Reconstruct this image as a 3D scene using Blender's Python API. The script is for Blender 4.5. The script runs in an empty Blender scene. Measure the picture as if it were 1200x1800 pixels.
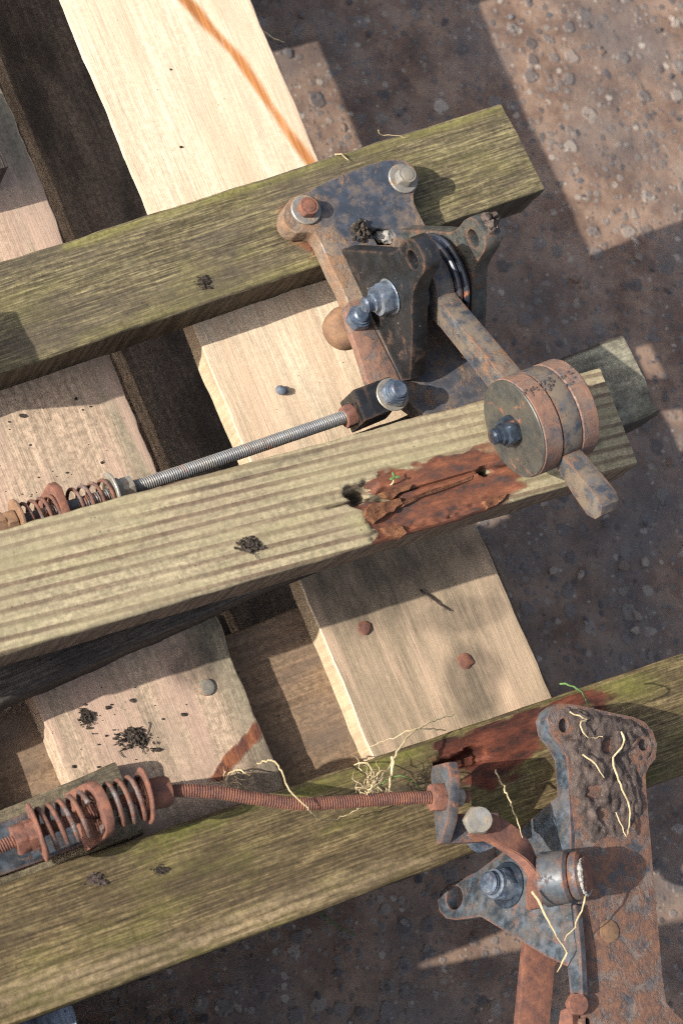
import bpy, bmesh, math, random
import numpy as np
from mathutils import Vector, Matrix, noise as mnoise

random.seed(7)
SC = bpy.context.scene
COL = SC.collection
# ------------------------------------------------------------------ camera, world, sun, exposure
FPX, NADIR, HCAM = 3800.0, (-820.0, 2060.0), 1.656      # focal length (px of a 1200x1800 frame), foot point, height
DECK = 0.200                                            # top of the pallet boards
_d = Vector((NADIR[0] - 600, -(NADIR[1] - 900), -FPX)).normalized()
_zc = -_d
_xc = Vector((1, 0, 0)); _xc = (_xc - _xc.dot(_zc) * _zc).normalized()
_yc = _zc.cross(_xc)
RC = Matrix((_xc, _yc, _zc))                            # camera -> world
CAMP = Vector((0, 0, HCAM))
cam = bpy.data.cameras.new('camera'); camo = bpy.data.objects.new('camera', cam); COL.objects.link(camo)
cam.sensor_fit = 'VERTICAL'; cam.sensor_height = 22.3; cam.sensor_width = 14.9
cam.lens = FPX / 1800 * 22.3
cam.clip_start = 0.05; cam.clip_end = 500
camo.matrix_world = Matrix.Translation(CAMP) @ RC.to_4x4()
SC.camera = camo
cam.dof.use_dof = True

def ray(p): return RC @ Vector((p[0] - 600, -(p[1] - 900), -FPX))
def at(p, z):
    d = ray(p); return CAMP + d * ((z - HCAM) / d.z)
def on_plane(p, o, n):
    d = ray(p); return CAMP + d * ((o - CAMP).dot(n) / d.dot(n))
def proj(P):
    c = RC.transposed() @ (Vector(P) - CAMP); return (600 + FPX * c.x / -c.z, 900 - FPX * c.y / -c.z)
RCN = np.array(RC)
def projn(P):
    c = (np.asarray(P) - np.array([0, 0, HCAM])) @ RCN
    return np.stack([600 + FPX * c[:, 0] / -c[:, 2], 900 - FPX * c[:, 1] / -c[:, 2]], 1)

cam.dof.focus_distance = -(RC.transposed() @ (at((720, 700), 0.28) - CAMP)).z
cam.dof.aperture_fstop = 5.0

SUN = Vector((-1.639, -0.33, 1.0)).normalized()         # towards the sun
sl = bpy.data.lights.new('sun', 'SUN'); so = bpy.data.objects.new('sun', sl); COL.objects.link(so)
sl.energy = 4.6; sl.angle = math.radians(0.5); sl.color = (1.0, 0.945, 0.86)
so.rotation_euler = (-SUN).to_track_quat('-Z', 'Y').to_euler(); so.location = (-3, -1, 4)
W = bpy.data.worlds.new('World'); SC.world = W; W.use_nodes = True
nt = W.node_tree; bg = nt.nodes['Background']
sky = nt.nodes.new('ShaderNodeTexSky'); sky.sky_type = 'NISHITA'; sky.sun_disc = False
sky.sun_elevation = math.asin(SUN.z); sky.sun_rotation = math.atan2(SUN.x, SUN.y)
sky.air_density = 0.8; sky.dust_density = 3.0
hsv = nt.nodes.new('ShaderNodeHueSaturation'); hsv.inputs['Saturation'].default_value = .6
nt.links.new(sky.outputs[0], hsv.inputs['Color']); nt.links.new(hsv.outputs[0], bg.inputs[0]); bg.inputs[1].default_value = 0.15
SC.view_settings.view_transform = 'Standard'; SC.view_settings.look = 'None'
SC.view_settings.exposure = 0.68; SC.view_settings.gamma = 1
SC.cycles.use_denoising = False; SC.cycles.filter_width = 1.1

# ------------------------------------------------------------------ node helper
class N:
    def __init__(s, name):
        s.m = bpy.data.materials.new(name); s.m.use_nodes = True
        s.t = s.m.node_tree; s.b = s.t.nodes['Principled BSDF']
        s.P = s.t.nodes.new('ShaderNodeTexCoord').outputs['Object']
    def put(s, sock, v):
        if isinstance(v, bpy.types.NodeSocket): s.t.links.new(v, sock)
        elif isinstance(v, (tuple, list)) and sock.type == 'RGBA': sock.default_value = (*v[:3], 1)
        else: sock.default_value = v
    def map(s, sc=(1, 1, 1), loc=(0, 0, 0), v=None, rot=(0, 0, 0)):
        n = s.t.nodes.new('ShaderNodeMapping'); s.put(n.inputs[0], v or s.P)
        n.inputs[1].default_value = loc; n.inputs[2].default_value = rot; n.inputs[3].default_value = sc; return n.outputs[0]
    def noise(s, scale, det=4, rough=.55, v=None, dist=0, col=False):
        n = s.t.nodes.new('ShaderNodeTexNoise'); s.put(n.inputs['Vector'], v or s.P)
        n.inputs['Scale'].default_value = scale; n.inputs['Detail'].default_value = det
        n.inputs['Roughness'].default_value = rough; n.inputs['Distortion'].default_value = dist
        return n.outputs['Color' if col else 'Fac']
    def vor(s, scale, v=None, out='Distance', feat='F1', rnd=1):
        n = s.t.nodes.new('ShaderNodeTexVoronoi'); n.feature = feat; s.put(n.inputs['Vector'], v or s.P)
        n.inputs['Scale'].default_value = scale; n.inputs['Randomness'].default_value = rnd; return n.outputs[out]
    def math(s, op, a, b=0.0, c=None, clamp=False):
        n = s.t.nodes.new('ShaderNodeMath'); n.operation = op; n.use_clamp = clamp
        s.put(n.inputs[0], a); s.put(n.inputs[1], b)
        if c is not None: s.put(n.inputs[2], c)
        return n.outputs[0]
    def step(s, v, lo, hi, a=0.0, b=1.0):
        n = s.t.nodes.new('ShaderNodeMapRange'); n.interpolation_type = 'SMOOTHSTEP'
        s.put(n.inputs[0], v)
        for i, q in enumerate((lo, hi, a, b)): n.inputs[i + 1].default_value = q
        return n.outputs[0]
    def ramp(s, v, stops):
        n = s.t.nodes.new('ShaderNodeValToRGB'); s.put(n.inputs[0], v); e = n.color_ramp.elements
        while len(e) < len(stops): e.new(.5)
        for el, (p, c) in zip(e, stops): el.position = p; el.color = (*c, 1)
        return n.outputs[0]
    def mix(s, f, a, b, mode='MIX'):
        n = s.t.nodes.new('ShaderNodeMix'); n.data_type = 'RGBA'; n.blend_type = mode
        s.put(n.inputs[0], f); s.put(n.inputs[6], a); s.put(n.inputs[7], b); return n.outputs[2]
    def attr(s, name, out='Fac'):
        n = s.t.nodes.new('ShaderNodeAttribute'); n.attribute_name = name; return n.outputs[out]
    def sep(s, v=None):
        n = s.t.nodes.new('ShaderNodeSeparateXYZ'); s.put(n.inputs[0], v or s.P); return n.outputs
    def gray(s, v, lo, hi):
        n = s.t.nodes.new('ShaderNodeCombineColor'); r = s.step(v, 0, 1, lo, hi)
        for i in range(3): s.put(n.inputs[i], r)
        return n.outputs[0]
    def bump(s, h, dist, strength=1.0, normal=None):
        n = s.t.nodes.new('ShaderNodeBump'); s.put(n.inputs['Height'], h)
        n.inputs['Distance'].default_value = dist; n.inputs['Strength'].default_value = strength
        if normal: s.put(n.inputs['Normal'], normal)
        return n.outputs[0]
    def done(s, col, rough=.7, metal=0.0, nrm=None, spec=.4):
        s.put(s.b.inputs['Base Color'], col); s.put(s.b.inputs['Roughness'], rough); s.put(s.b.inputs['Metallic'], metal)
        s.b.inputs['Specular IOR Level'].default_value = spec
        if nrm: s.put(s.b.inputs['Normal'], nrm)
        return s.m

def wood(name, early, late, freq, centre=(-.3, -.1), ring=.6, fibre=.5, blotch=None, blotch_amt=.4, moss=None, moss_amt=0.0,
         rough=.75, seed=0., warp=1.0, slope=0.0, bump=.0006, speck=.5, profile=(.25, .85), fine=240, tint=None, streak=None, check=.3, side=None, sidec=1.0, grit=.5, saw=0.0, grey=(.36, .29, .205), rotcol=((.20, .075, .036), (.12, .046, .030), (.05, .036, .034))):
    k = N(name); L = (seed, seed * .7, seed * .3)
    xs = k.sep()
    wv = k.noise(1, 3, .5, k.map((1.6, 9, 9), L)); wv2 = k.noise(1, 2, .5, k.map((9, 60, 60), L))
    yy = k.math('ADD', k.math('SUBTRACT', xs[1], centre[0]), k.math('MULTIPLY', xs[0], slope)); zz = k.math('SUBTRACT', xs[2], centre[1])
    r = k.math('SQRT', k.math('ADD', k.math('MULTIPLY', yy, yy), k.math('MULTIPLY', zz, zz)))
    ph = k.math('ADD', k.math('MULTIPLY', r, freq), k.math('ADD', k.math('MULTIPLY', wv, 3.0 * warp), k.math('MULTIPLY', wv2, .35 * warp)))
    fr = k.math('FRACT', ph)
    up = k.step(fr, profile[0], profile[1]); dn = k.step(fr, .90, 1.0, 1, 0)
    rg = k.math('MULTIPLY', up, dn)
    rgv = k.math('MULTIPLY', rg, k.step(k.noise(1, 3, .6, k.map((7, 40, 40), L)), .3, .6, ring * .55, ring))
    col = k.mix(rgv, early, late)
    f1 = k.noise(1, 5, .62, k.map((16, fine, fine), L)); f2 = k.noise(1, 4, .62, k.map((24, fine * 3.4, fine * 3.4), L))
    ff = k.math('ADD', k.math('MULTIPLY', f1, .5), k.math('MULTIPLY', f2, .5))
    col = k.mix(1.0, col, k.gray(k.step(ff, .36, .64), 1 - fibre * .6, 1 + fibre * .35), 'MULTIPLY')
    if streak:
        sv = k.math('ADD', k.math('MULTIPLY', k.noise(1, 4, .6, k.map((48, 800, 800), (L[0] + 2, 7, 1))), .70), k.math('MULTIPLY', k.noise(1, 4, .6, k.map((14, 95, 95), (L[0] + 6, 2, 1))), .30))
        col = k.mix(streak[3], col, k.mix(1.0, k.ramp(sv, [(.36, streak[0]), (.49, streak[1]), (.60, streak[2])]), k.gray(k.step(f2, .36, .64), .62, 1.3), 'MULTIPLY'))
    ck = k.step(k.noise(1, 3, .5, k.map((4, 330, 330), (L[0] + 1, 5, 3))), .645, .675, 0, check)
    col = k.mix(ck, col, tuple(q * .3 for q in late))
    col = k.mix(k.attr('grey'), col, k.mix(1.0, grey, k.gray(k.step(ff, .36, .64), .86, 1.10), 'MULTIPLY'))
    gi = k.noise(230, 6, .72, k.map((1, 1, 1), L))
    col = k.mix(1.0, col, k.gray(k.step(gi, .33, .67), 1 - grit * .55, 1 + grit * .35), 'MULTIPLY')
    if blotch:
        b = k.noise(1, 5, .62, k.map((9, 26, 26), (L[0] + 3, 1, 2)))
        col = k.mix(k.step(b, .42, .68, 0, blotch_amt), col, blotch)
    if tint:                                             # second tone along the grain
        b = k.noise(1, 4, .6, k.map((5, 38, 38), (L[0] + 9, 4, 2)))
        col = k.mix(k.step(b, .45, .62, 0, tint[3]), col, tint[:3])
    if moss:
        b = k.noise(1, 6, .68, k.map((11, 34, 34), (L[0] + 5, 3, 1)))
        mm = k.math('MAXIMUM', k.step(b, .47, .66, 0, moss_amt), k.math('MULTIPLY', k.attr('moss'), k.step(b, .3, .6, .25, 1)))
        col = k.mix(mm, col, k.mix(k.step(k.noise(300, 3), .35, .65), moss, tuple(c * 1.6 for c in moss)))
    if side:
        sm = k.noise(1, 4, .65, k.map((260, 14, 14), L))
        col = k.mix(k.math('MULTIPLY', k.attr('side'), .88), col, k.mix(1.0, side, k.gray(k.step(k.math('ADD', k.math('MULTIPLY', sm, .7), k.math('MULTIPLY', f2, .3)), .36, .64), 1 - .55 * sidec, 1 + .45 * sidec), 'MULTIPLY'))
    # dark stains, rust stains and rot laid in by shape
    sn = k.noise(1, 5, .65, k.map((60, 170, 170), L))
    st = k.math('MULTIPLY', k.attr('stain'), k.step(sn, .25, .6, .55, 1.0), clamp=True)
    col = k.mix(k.math('MULTIPLY', st, .86), col, (.028, .026, .024))
    rs = k.step(k.math('ADD', k.attr('rust'), k.math('MULTIPLY', k.math('SUBTRACT', sn, .5), .9)), .30, .62)
    rcol = k.ramp(k.noise(1, 6, .7, k.map((45, 120, 120), (2, 1, 3))), [(.36, rotcol[2]), (.46, rotcol[1]), (.57, rotcol[0]), (.70, tuple(min(1, c * 1.6) for c in rotcol[0]))])
    col = k.mix(k.math('MULTIPLY', rs, k.math('MULTIPLY', k.attr('rust'), 1.35, clamp=True)), col, rcol)
    col = k.mix(k.step(k.attr('resin'), .2, .8), col, k.ramp(f1, [(.3, (.26, .10, .03)), (.7, (.48, .20, .065))]))
    if speck:
        sp = k.vor(170, k.map((1, 1, 1), (seed, 2, 3)))
        gate = k.step(k.noise(30, 2), .55, .62)
        col = k.mix(k.math('MULTIPLY', k.step(sp, .16, .10), k.math('MULTIPLY', gate, speck)), col, (.03, .025, .02))
    h = k.math('ADD', k.math('MULTIPLY', ff, 1.0), k.math('MULTIPLY', rg, .07))
    h = k.math('ADD', h, k.math('MULTIPLY', gi, grit))
    if saw: h = k.math('ADD', h, k.math('MULTIPLY', k.noise(1, 3, .6, k.map((420, 12, 12), L, None, (0, 0, .12))), saw))
    h = k.math('ADD', h, k.math('MULTIPLY', rs, k.math('MULTIPLY', k.noise(1, 6, .7, k.map((30, 110, 110))), 1.0)))
    return k.done(col, rough, 0, k.bump(h, bump, .9), .25)

def metal(name, paint=(.022, .026, .032), rust=((.34, .13, .05), (.15, .055, .03), (.06, .035, .03)), amt=.45, dust=(.26, .20, .14), dust_amt=.4,
          rough=.45, scale=85, bump=.0005, seed=0., fleck=.6, blue=None, rmetal=0.0, patch=None, edge=0.0):
    k = N(name); L = (seed, seed * 2, -seed)
    v = k.map((1, 1, 1), L)
    a = k.noise(scale, 9, .68, v, .4); b = k.noise(scale * 4.5, 6, .7, v); c = k.noise(scale * .35, 4, .6, v)
    rc = k.ramp(k.noise(scale * 2, 8, .72, v), [(.28, rust[2]), (.45, rust[1]), (.62, rust[0]), (.8, tuple(min(1, q * 1.5) for q in rust[0]))])
    fld = k.math('ADD', k.math('MULTIPLY', a, .62), k.math('ADD', k.math('MULTIPLY', c, .26), k.math('MULTIPLY', b, .12)))
    th = .62 - .26 * amt
    if patch:                                            # paint kept in the middle, rust and dust around the rim
        dd_ = k.t.nodes.new('ShaderNodeVectorMath'); dd_.operation = 'DISTANCE'; k.put(dd_.inputs[0], k.P); dd_.inputs[1].default_value = patch[0]
        pm = k.step(k.math('ADD', dd_.outputs['Value'], k.math('MULTIPLY', k.math('SUBTRACT', k.noise(70, 6, .7), .5), patch[1] * 1.3)), patch[1] * .8, patch[1] * 1.25)
        pm = k.math('MULTIPLY', pm, k.step(dd_.outputs['Value'], patch[1] * 3.6, patch[1] * 2.4, .15, 1))
        fld = k.math('ADD', fld, k.math('MULTIPLY', k.math('SUBTRACT', pm, .6), .10))
    if edge:                                             # rust and bare metal along worn edges
        bv = k.t.nodes.new('ShaderNodeBevel'); bv.samples = 4; bv.inputs['Radius'].default_value = .0045
        ge = k.t.nodes.new('ShaderNodeNewGeometry'); dp = k.t.nodes.new('ShaderNodeVectorMath'); dp.operation = 'DOT_PRODUCT'
        k.put(dp.inputs[0], bv.outputs[0]); k.put(dp.inputs[1], ge.outputs['Normal'])
        em = k.math('SUBTRACT', 1.0, dp.outputs['Value'])
        fld = k.math('ADD', fld, k.math('MULTIPLY', k.step(em, .01, .16), .17 * edge))
    rm = k.step(fld, th - .065, th + .05)
    pc = k.mix(k.step(k.noise(scale * 1.3, 6, .65, v), .4, .7, 0, 1), paint, blue or tuple(q * 1.9 for q in paint))
    pc = k.mix(k.step(k.noise(scale * .8, 8, .7, k.map((1, 1, 1), (L[0] + 4, 1, 0))), .53 - .2 * dust_amt, .70 - .13 * dust_amt, 0, min(1, dust_amt * 1.1)), pc, dust)
    if patch: pc = k.mix(k.math('MULTIPLY', pm, k.step(k.noise(scale * 1.7, 6, .7, k.map((1, 1, 1), (2, 8, 0))), .3, .62, .35, 1)), pc, dust)
    pc = k.mix(k.math('MULTIPLY', k.step(k.noise(420, 3, .6), .70, .75), fleck), pc, (.42, .38, .33))
    col = k.mix(rm, pc, rc)
    h = k.math('ADD', k.math('MULTIPLY', rm, k.math('ADD', .5, k.math('MULTIPLY', b, .9))), k.math('ADD', k.math('MULTIPLY', a, .35), k.math('MULTIPLY', k.noise(420, 4, .6), .25)))
    ro = k.step(rm, 0, 1, rough, .88)
    return k.done(col, k.math('ADD', ro, k.math('MULTIPLY', k.math('SUBTRACT', a, .5), .4)), rmetal, k.bump(h, bump, .8), .5)

M = {}
M['plank_pale'] = wood('pale plank wood', (.67, .54, .385), (.60, .46, .315), 30, (-.5, -.2), .35, .30, (.52, .38, .255), .5, rough=.75, seed=1, warp=1.6, bump=.0007, speck=.2, tint=(.58, .41, .28, .5), side=(.42, .32, .205), sidec=.3, grit=.22, check=.2, fine=300, saw=.12, grey=(.245, .188, .125))
M['plank_grey'] = wood('greyed plank wood', (.43, .32, .225), (.375, .275, .19), 45, (-.4, -.2), .35, .3, (.28, .225, .165), .55, rough=.8, seed=4, warp=1.2, bump=.0006, speck=.4, tint=(.43, .295, .225, .7), check=.22, grey=(.215, .185, .125))
M['stringer'] = wood('weathered stringer wood', (.235, .16, .10), (.17, .11, .07), 60, (-.2, -.3), .5, .4, (.13, .10, .08), .7, seed=8, bump=.0006, speck=.8)
M['under'] = wood('grimy bottom board wood', (.24, .185, .14), (.17, .13, .10), 60, (-.2, -.3), .4, .4, (.06, .05, .04), .85, seed=11, bump=.0008, speck=.6)
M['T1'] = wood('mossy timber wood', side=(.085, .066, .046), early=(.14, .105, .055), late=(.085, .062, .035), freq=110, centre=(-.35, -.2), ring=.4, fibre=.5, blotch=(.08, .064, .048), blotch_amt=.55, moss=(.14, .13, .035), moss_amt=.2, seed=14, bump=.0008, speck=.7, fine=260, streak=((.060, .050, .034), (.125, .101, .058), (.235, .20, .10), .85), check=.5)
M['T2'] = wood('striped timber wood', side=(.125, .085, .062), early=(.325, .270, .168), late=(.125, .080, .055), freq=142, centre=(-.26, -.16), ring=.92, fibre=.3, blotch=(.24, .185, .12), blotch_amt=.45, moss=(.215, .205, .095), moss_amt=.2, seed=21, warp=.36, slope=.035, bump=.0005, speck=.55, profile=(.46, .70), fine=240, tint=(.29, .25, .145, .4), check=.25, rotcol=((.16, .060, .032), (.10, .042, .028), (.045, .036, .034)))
M['T2b'] = wood('old damp timber wood', (.085, .068, .055), (.055, .042, .034), 90, (-.3, -.2), .4, .6, (.03, .026, .024), .8, seed=25, bump=.0012, speck=.6, streak=((.03, .025, .022), (.065, .052, .042), (.12, .10, .08), .6), grey=(.34, .31, .22))
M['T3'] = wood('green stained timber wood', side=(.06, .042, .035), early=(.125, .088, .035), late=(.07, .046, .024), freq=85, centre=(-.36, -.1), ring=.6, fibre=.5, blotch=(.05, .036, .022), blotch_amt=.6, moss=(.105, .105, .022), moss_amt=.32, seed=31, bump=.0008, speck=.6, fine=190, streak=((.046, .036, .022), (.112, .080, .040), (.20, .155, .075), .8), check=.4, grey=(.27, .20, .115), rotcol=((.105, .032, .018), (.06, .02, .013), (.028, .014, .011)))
M['T3b'] = wood('lichen timber wood', (.20, .165, .105), (.10, .08, .055), 80, (-.3, -.2), .5, .6, (.03, .026, .022), .95, seed=37, bump=.0016, speck=1.0, check=.6)
M['blueboard'] = wood('flaking blue board', (.50, .56, .64), (.36, .42, .50), 90, (-.3, -.2), .5, .5, (.06, .05, .045), 1.0, seed=41, bump=.001, speck=1.0)
M['iron'] = metal('dusty black iron', amt=.16, dust_amt=.85, seed=1, blue=(.05, .062, .082), dust=(.185, .142, .10), rust=((.24, .115, .055), (.15, .075, .042), (.085, .055, .04)), rough=.55)
M['iron_cheek'] = metal('dull grey cheek iron', edge=.9, paint=(.022, .026, .026), amt=.16, dust_amt=.5, seed=18, blue=(.055, .065, .062), dust=(.12, .10, .075), rust=((.16, .075, .04), (.10, .055, .035), (.055, .04, .032)))
M['iron_black'] = metal('black painted iron', edge=.8, paint=(.007, .008, .009), amt=.06, dust_amt=.22, seed=2, rough=.42, dust=(.05, .041, .032), rust=((.095, .045, .024), (.06, .033, .021), (.035, .025, .02)), blue=(.014, .016, .019))
M['iron_lever'] = metal('worn lever iron', edge=.7, rust=((.20, .095, .045), (.125, .066, .04), (.07, .045, .035)), amt=.12, dust_amt=.8, seed=3, dust=(.155, .12, .085), paint=(.03, .036, .045), blue=(.06, .075, .095))
M['iron_weight'] = metal('brown dusted iron', paint=(.05, .05, .055), amt=.5, dust_amt=.85, seed=4, rust=((.21, .115, .075), (.16, .085, .06), (.085, .06, .052)), dust=(.19, .12, .085), bump=.0003, rough=.6)
M['iron_face'] = metal('olive dusted iron', paint=(.03, .032, .03), amt=.02, dust_amt=.7, seed=5, dust=(.068, .060, .046), blue=(.05, .053, .05), rough=.45, bump=.0003)
M['iron_low'] = metal('rust streaked iron', edge=.5, paint=(.04, .042, .047), amt=.50, dust_amt=.75, seed=6, rust=((.20, .10, .06), (.135, .072, .05), (.065, .045, .04)), dust=(.215, .155, .12), rough=.55, bump=.0009)
M['iron_mixed'] = metal('rust blotched blue iron', edge=1.0, paint=(.03, .038, .048), amt=.18, dust_amt=.6, seed=17, blue=(.06, .075, .09), dust=(.115, .095, .082), rust=((.20, .085, .045), (.12, .055, .038), (.06, .035, .03)))
M['iron_blue'] = metal('blue grey iron', edge=1.0, paint=(.020, .027, .034), amt=.04, dust_amt=.5, seed=7, blue=(.075, .095, .118), dust=(.115, .095, .082), rust=((.19, .085, .05), (.12, .055, .038), (.06, .035, .03)))
M['rust'] = metal('deep rust', paint=(.10, .05, .04), amt=1.05, dust_amt=.4, seed=8, rust=((.20, .083, .048), (.125, .054, .038), (.06, .033, .03)), rough=.8, scale=60, bump=.0007)
M['rust_tan'] = metal('tan rust', paint=(.10, .06, .04), amt=1.1, dust_amt=.5, seed=9, rust=((.22, .125, .065), (.15, .085, .05), (.09, .055, .04)), rough=.8, scale=50)
M['rust_spring'] = metal('worn rusty spring steel', paint=(.12, .105, .10), amt=.62, dust_amt=.3, seed=10, rust=((.165, .072, .042), (.095, .046, .034), (.05, .03, .027)), rough=.35, scale=70, bump=.0004)
M['galv'] = metal('blue grey galvanised steel', paint=(.055, .075, .11), amt=.06, dust_amt=.45, seed=11, blue=(.14, .175, .225), dust=(.30, .31, .31), rough=.32, scale=90, fleck=.5, rmetal=.35, bump=.0004)
M['galv_pale'] = metal('pale zinc steel', paint=(.17, .17, .165), amt=.12, dust_amt=.8, seed=12, blue=(.27, .275, .27), dust=(.29, .25, .185), rough=.4, scale=90, rmetal=.3, bump=.0003, rust=((.36, .2, .1), (.24, .12, .06), (.14, .08, .05)))
M['rod'] = metal('grey threaded steel', paint=(.12, .125, .13), amt=.14, dust_amt=.5, seed=13, blue=(.17, .175, .18), dust=(.20, .175, .14), rough=.5, scale=60, rmetal=.1, bump=.0002)
M['chrome'] = metal('dark shiny steel', paint=(.03, .04, .055), amt=.0, dust_amt=.1, seed=14, blue=(.09, .12, .16), dust=(.3, .33, .36), rough=.2, scale=80, rmetal=.5, fleck=.3, bump=.0002)
M['washer_black'] = metal('glossy black washer', paint=(.012, .016, .026), amt=0, dust_amt=.1, seed=15, rough=.42, fleck=.2, bump=.0001)

def mud_mat(name, c1, c2, scale=120, bump=.002, pale=.25):
    k = N(name); a = k.noise(scale, 8, .72); b = k.noise(scale * .3, 5, .6)
    col = k.mix(k.step(a, .3, .7), c1, c2)
    col = k.mix(k.step(b, .5, .7, 0, .6), col, tuple(q * .35 for q in c1))
    col = k.mix(k.math('MULTIPLY', k.step(k.noise(520, 2), .66, .72), pale), col, (.5, .45, .38))
    return k.done(col, .9, 0, k.bump(a, bump, 1), .2)
M['mud'] = mud_mat('caked mud', (.062, .046, .039), (.135, .103, .088), 130, .003)
M['soil'] = mud_mat('black soil', (.022, .017, .014), (.095, .075, .058), 420, .002, .35)
M['straw'] = mud_mat('dry straw', (.36, .27, .145), (.58, .47, .29), 200, .0003, 0)
M['grass'] = mud_mat('green blade', (.07, .14, .04), (.14, .23, .08), 200, .0002, 0)
M['twig'] = mud_mat('dark twig', (.03, .022, .018), (.07, .05, .04), 200, .0006, 0)
M['pebble'] = mud_mat('blue grey pebble', (.08, .10, .13), (.16, .18, .21), 200, .0005, .1)
M['lime'] = mud_mat('white corrosion crust', (.22, .20, .17), (.46, .44, .40), 300, .002, .2)
M['lichen'] = mud_mat('pale lichen', (.30, .30, .14), (.5, .48, .26), 300, .002, .2)

def ground_mat():
    k = N('muddy stony ground')
    w = k.noise(7, 5, .6)
    base = k.ramp(k.noise(22, 9, .7), [(.30, (.072, .049, .040)), (.45, (.160, .100, .070)), (.58, (.255, .170, .120)), (.75, (.245, .195, .155))])
    base = k.mix(k.step(w, .44, .66, 0, .7), base, (.115, .10, .094))
    def stones(sc, off, lo, hi, cols, th):
        v = k.map((1, 1, 1), off, None); dv = k.t.nodes.new('ShaderNodeVectorMath'); dv.operation = 'ADD'
        nz = k.t.nodes.new('ShaderNodeVectorMath'); nz.operation = 'SCALE'; k.put(nz.inputs[0], k.noise(sc * 1.4, 3, .6, None, 0, True)); nz.inputs['Scale'].default_value = .55 / sc
        k.put(dv.inputs[0], v); k.put(dv.inputs[1], nz.outputs[0])
        d = k.vor(sc, dv.outputs[0]); c = k.vor(sc, dv.outputs[0], 'Color')
        s3 = k.sep(c); m = k.math('MULTIPLY', k.step(d, hi, lo), k.step(s3[0], th, th + .02))
        return m, k.ramp(s3[1], cols)
    gs = [(.0, (.06, .056, .057)), (.4, (.12, .11, .106)), (.7, (.17, .15, .135)), (.9, (.26, .22, .185)), (1, (.42, .37, .31))]
    col, hh = base, k.math('MULTIPLY', k.noise(60, 6, .65), .5)
    for sc, off, th in ((52, (0, 0, 0), .62), (110, (3, 1, 0), .5), (230, (1, 5, 0), .55)):
        m, c = stones(sc, off, .30, .42, gs, th)
        col = k.mix(k.math('MULTIPLY', m, .7), col, c); hh = k.math('ADD', hh, k.math('MULTIPLY', m, 25. / sc))
    return k.done(col, k.step(k.noise(18, 4), .35, .65, .38, .8), 0, k.bump(hh, .0032, .8), .4)
M['ground'] = ground_mat()
k = N('stones of mixed grey'); c = k.attr('tone', 'Color')
M['stones'] = k.done(k.mix(k.step(k.noise(160, 5, .65), .35, .7, 0, .5), c, (.10, .065, .048)), .7, 0, k.bump(k.noise(300, 5, .6), .001, .7), .4)

# ------------------------------------------------------------------ mesh helpers
def fin(me, smooth=35):
    for p in me.polygons: p.use_smooth = True
    me.set_sharp_from_angle(angle=math.radians(smooth))

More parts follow.
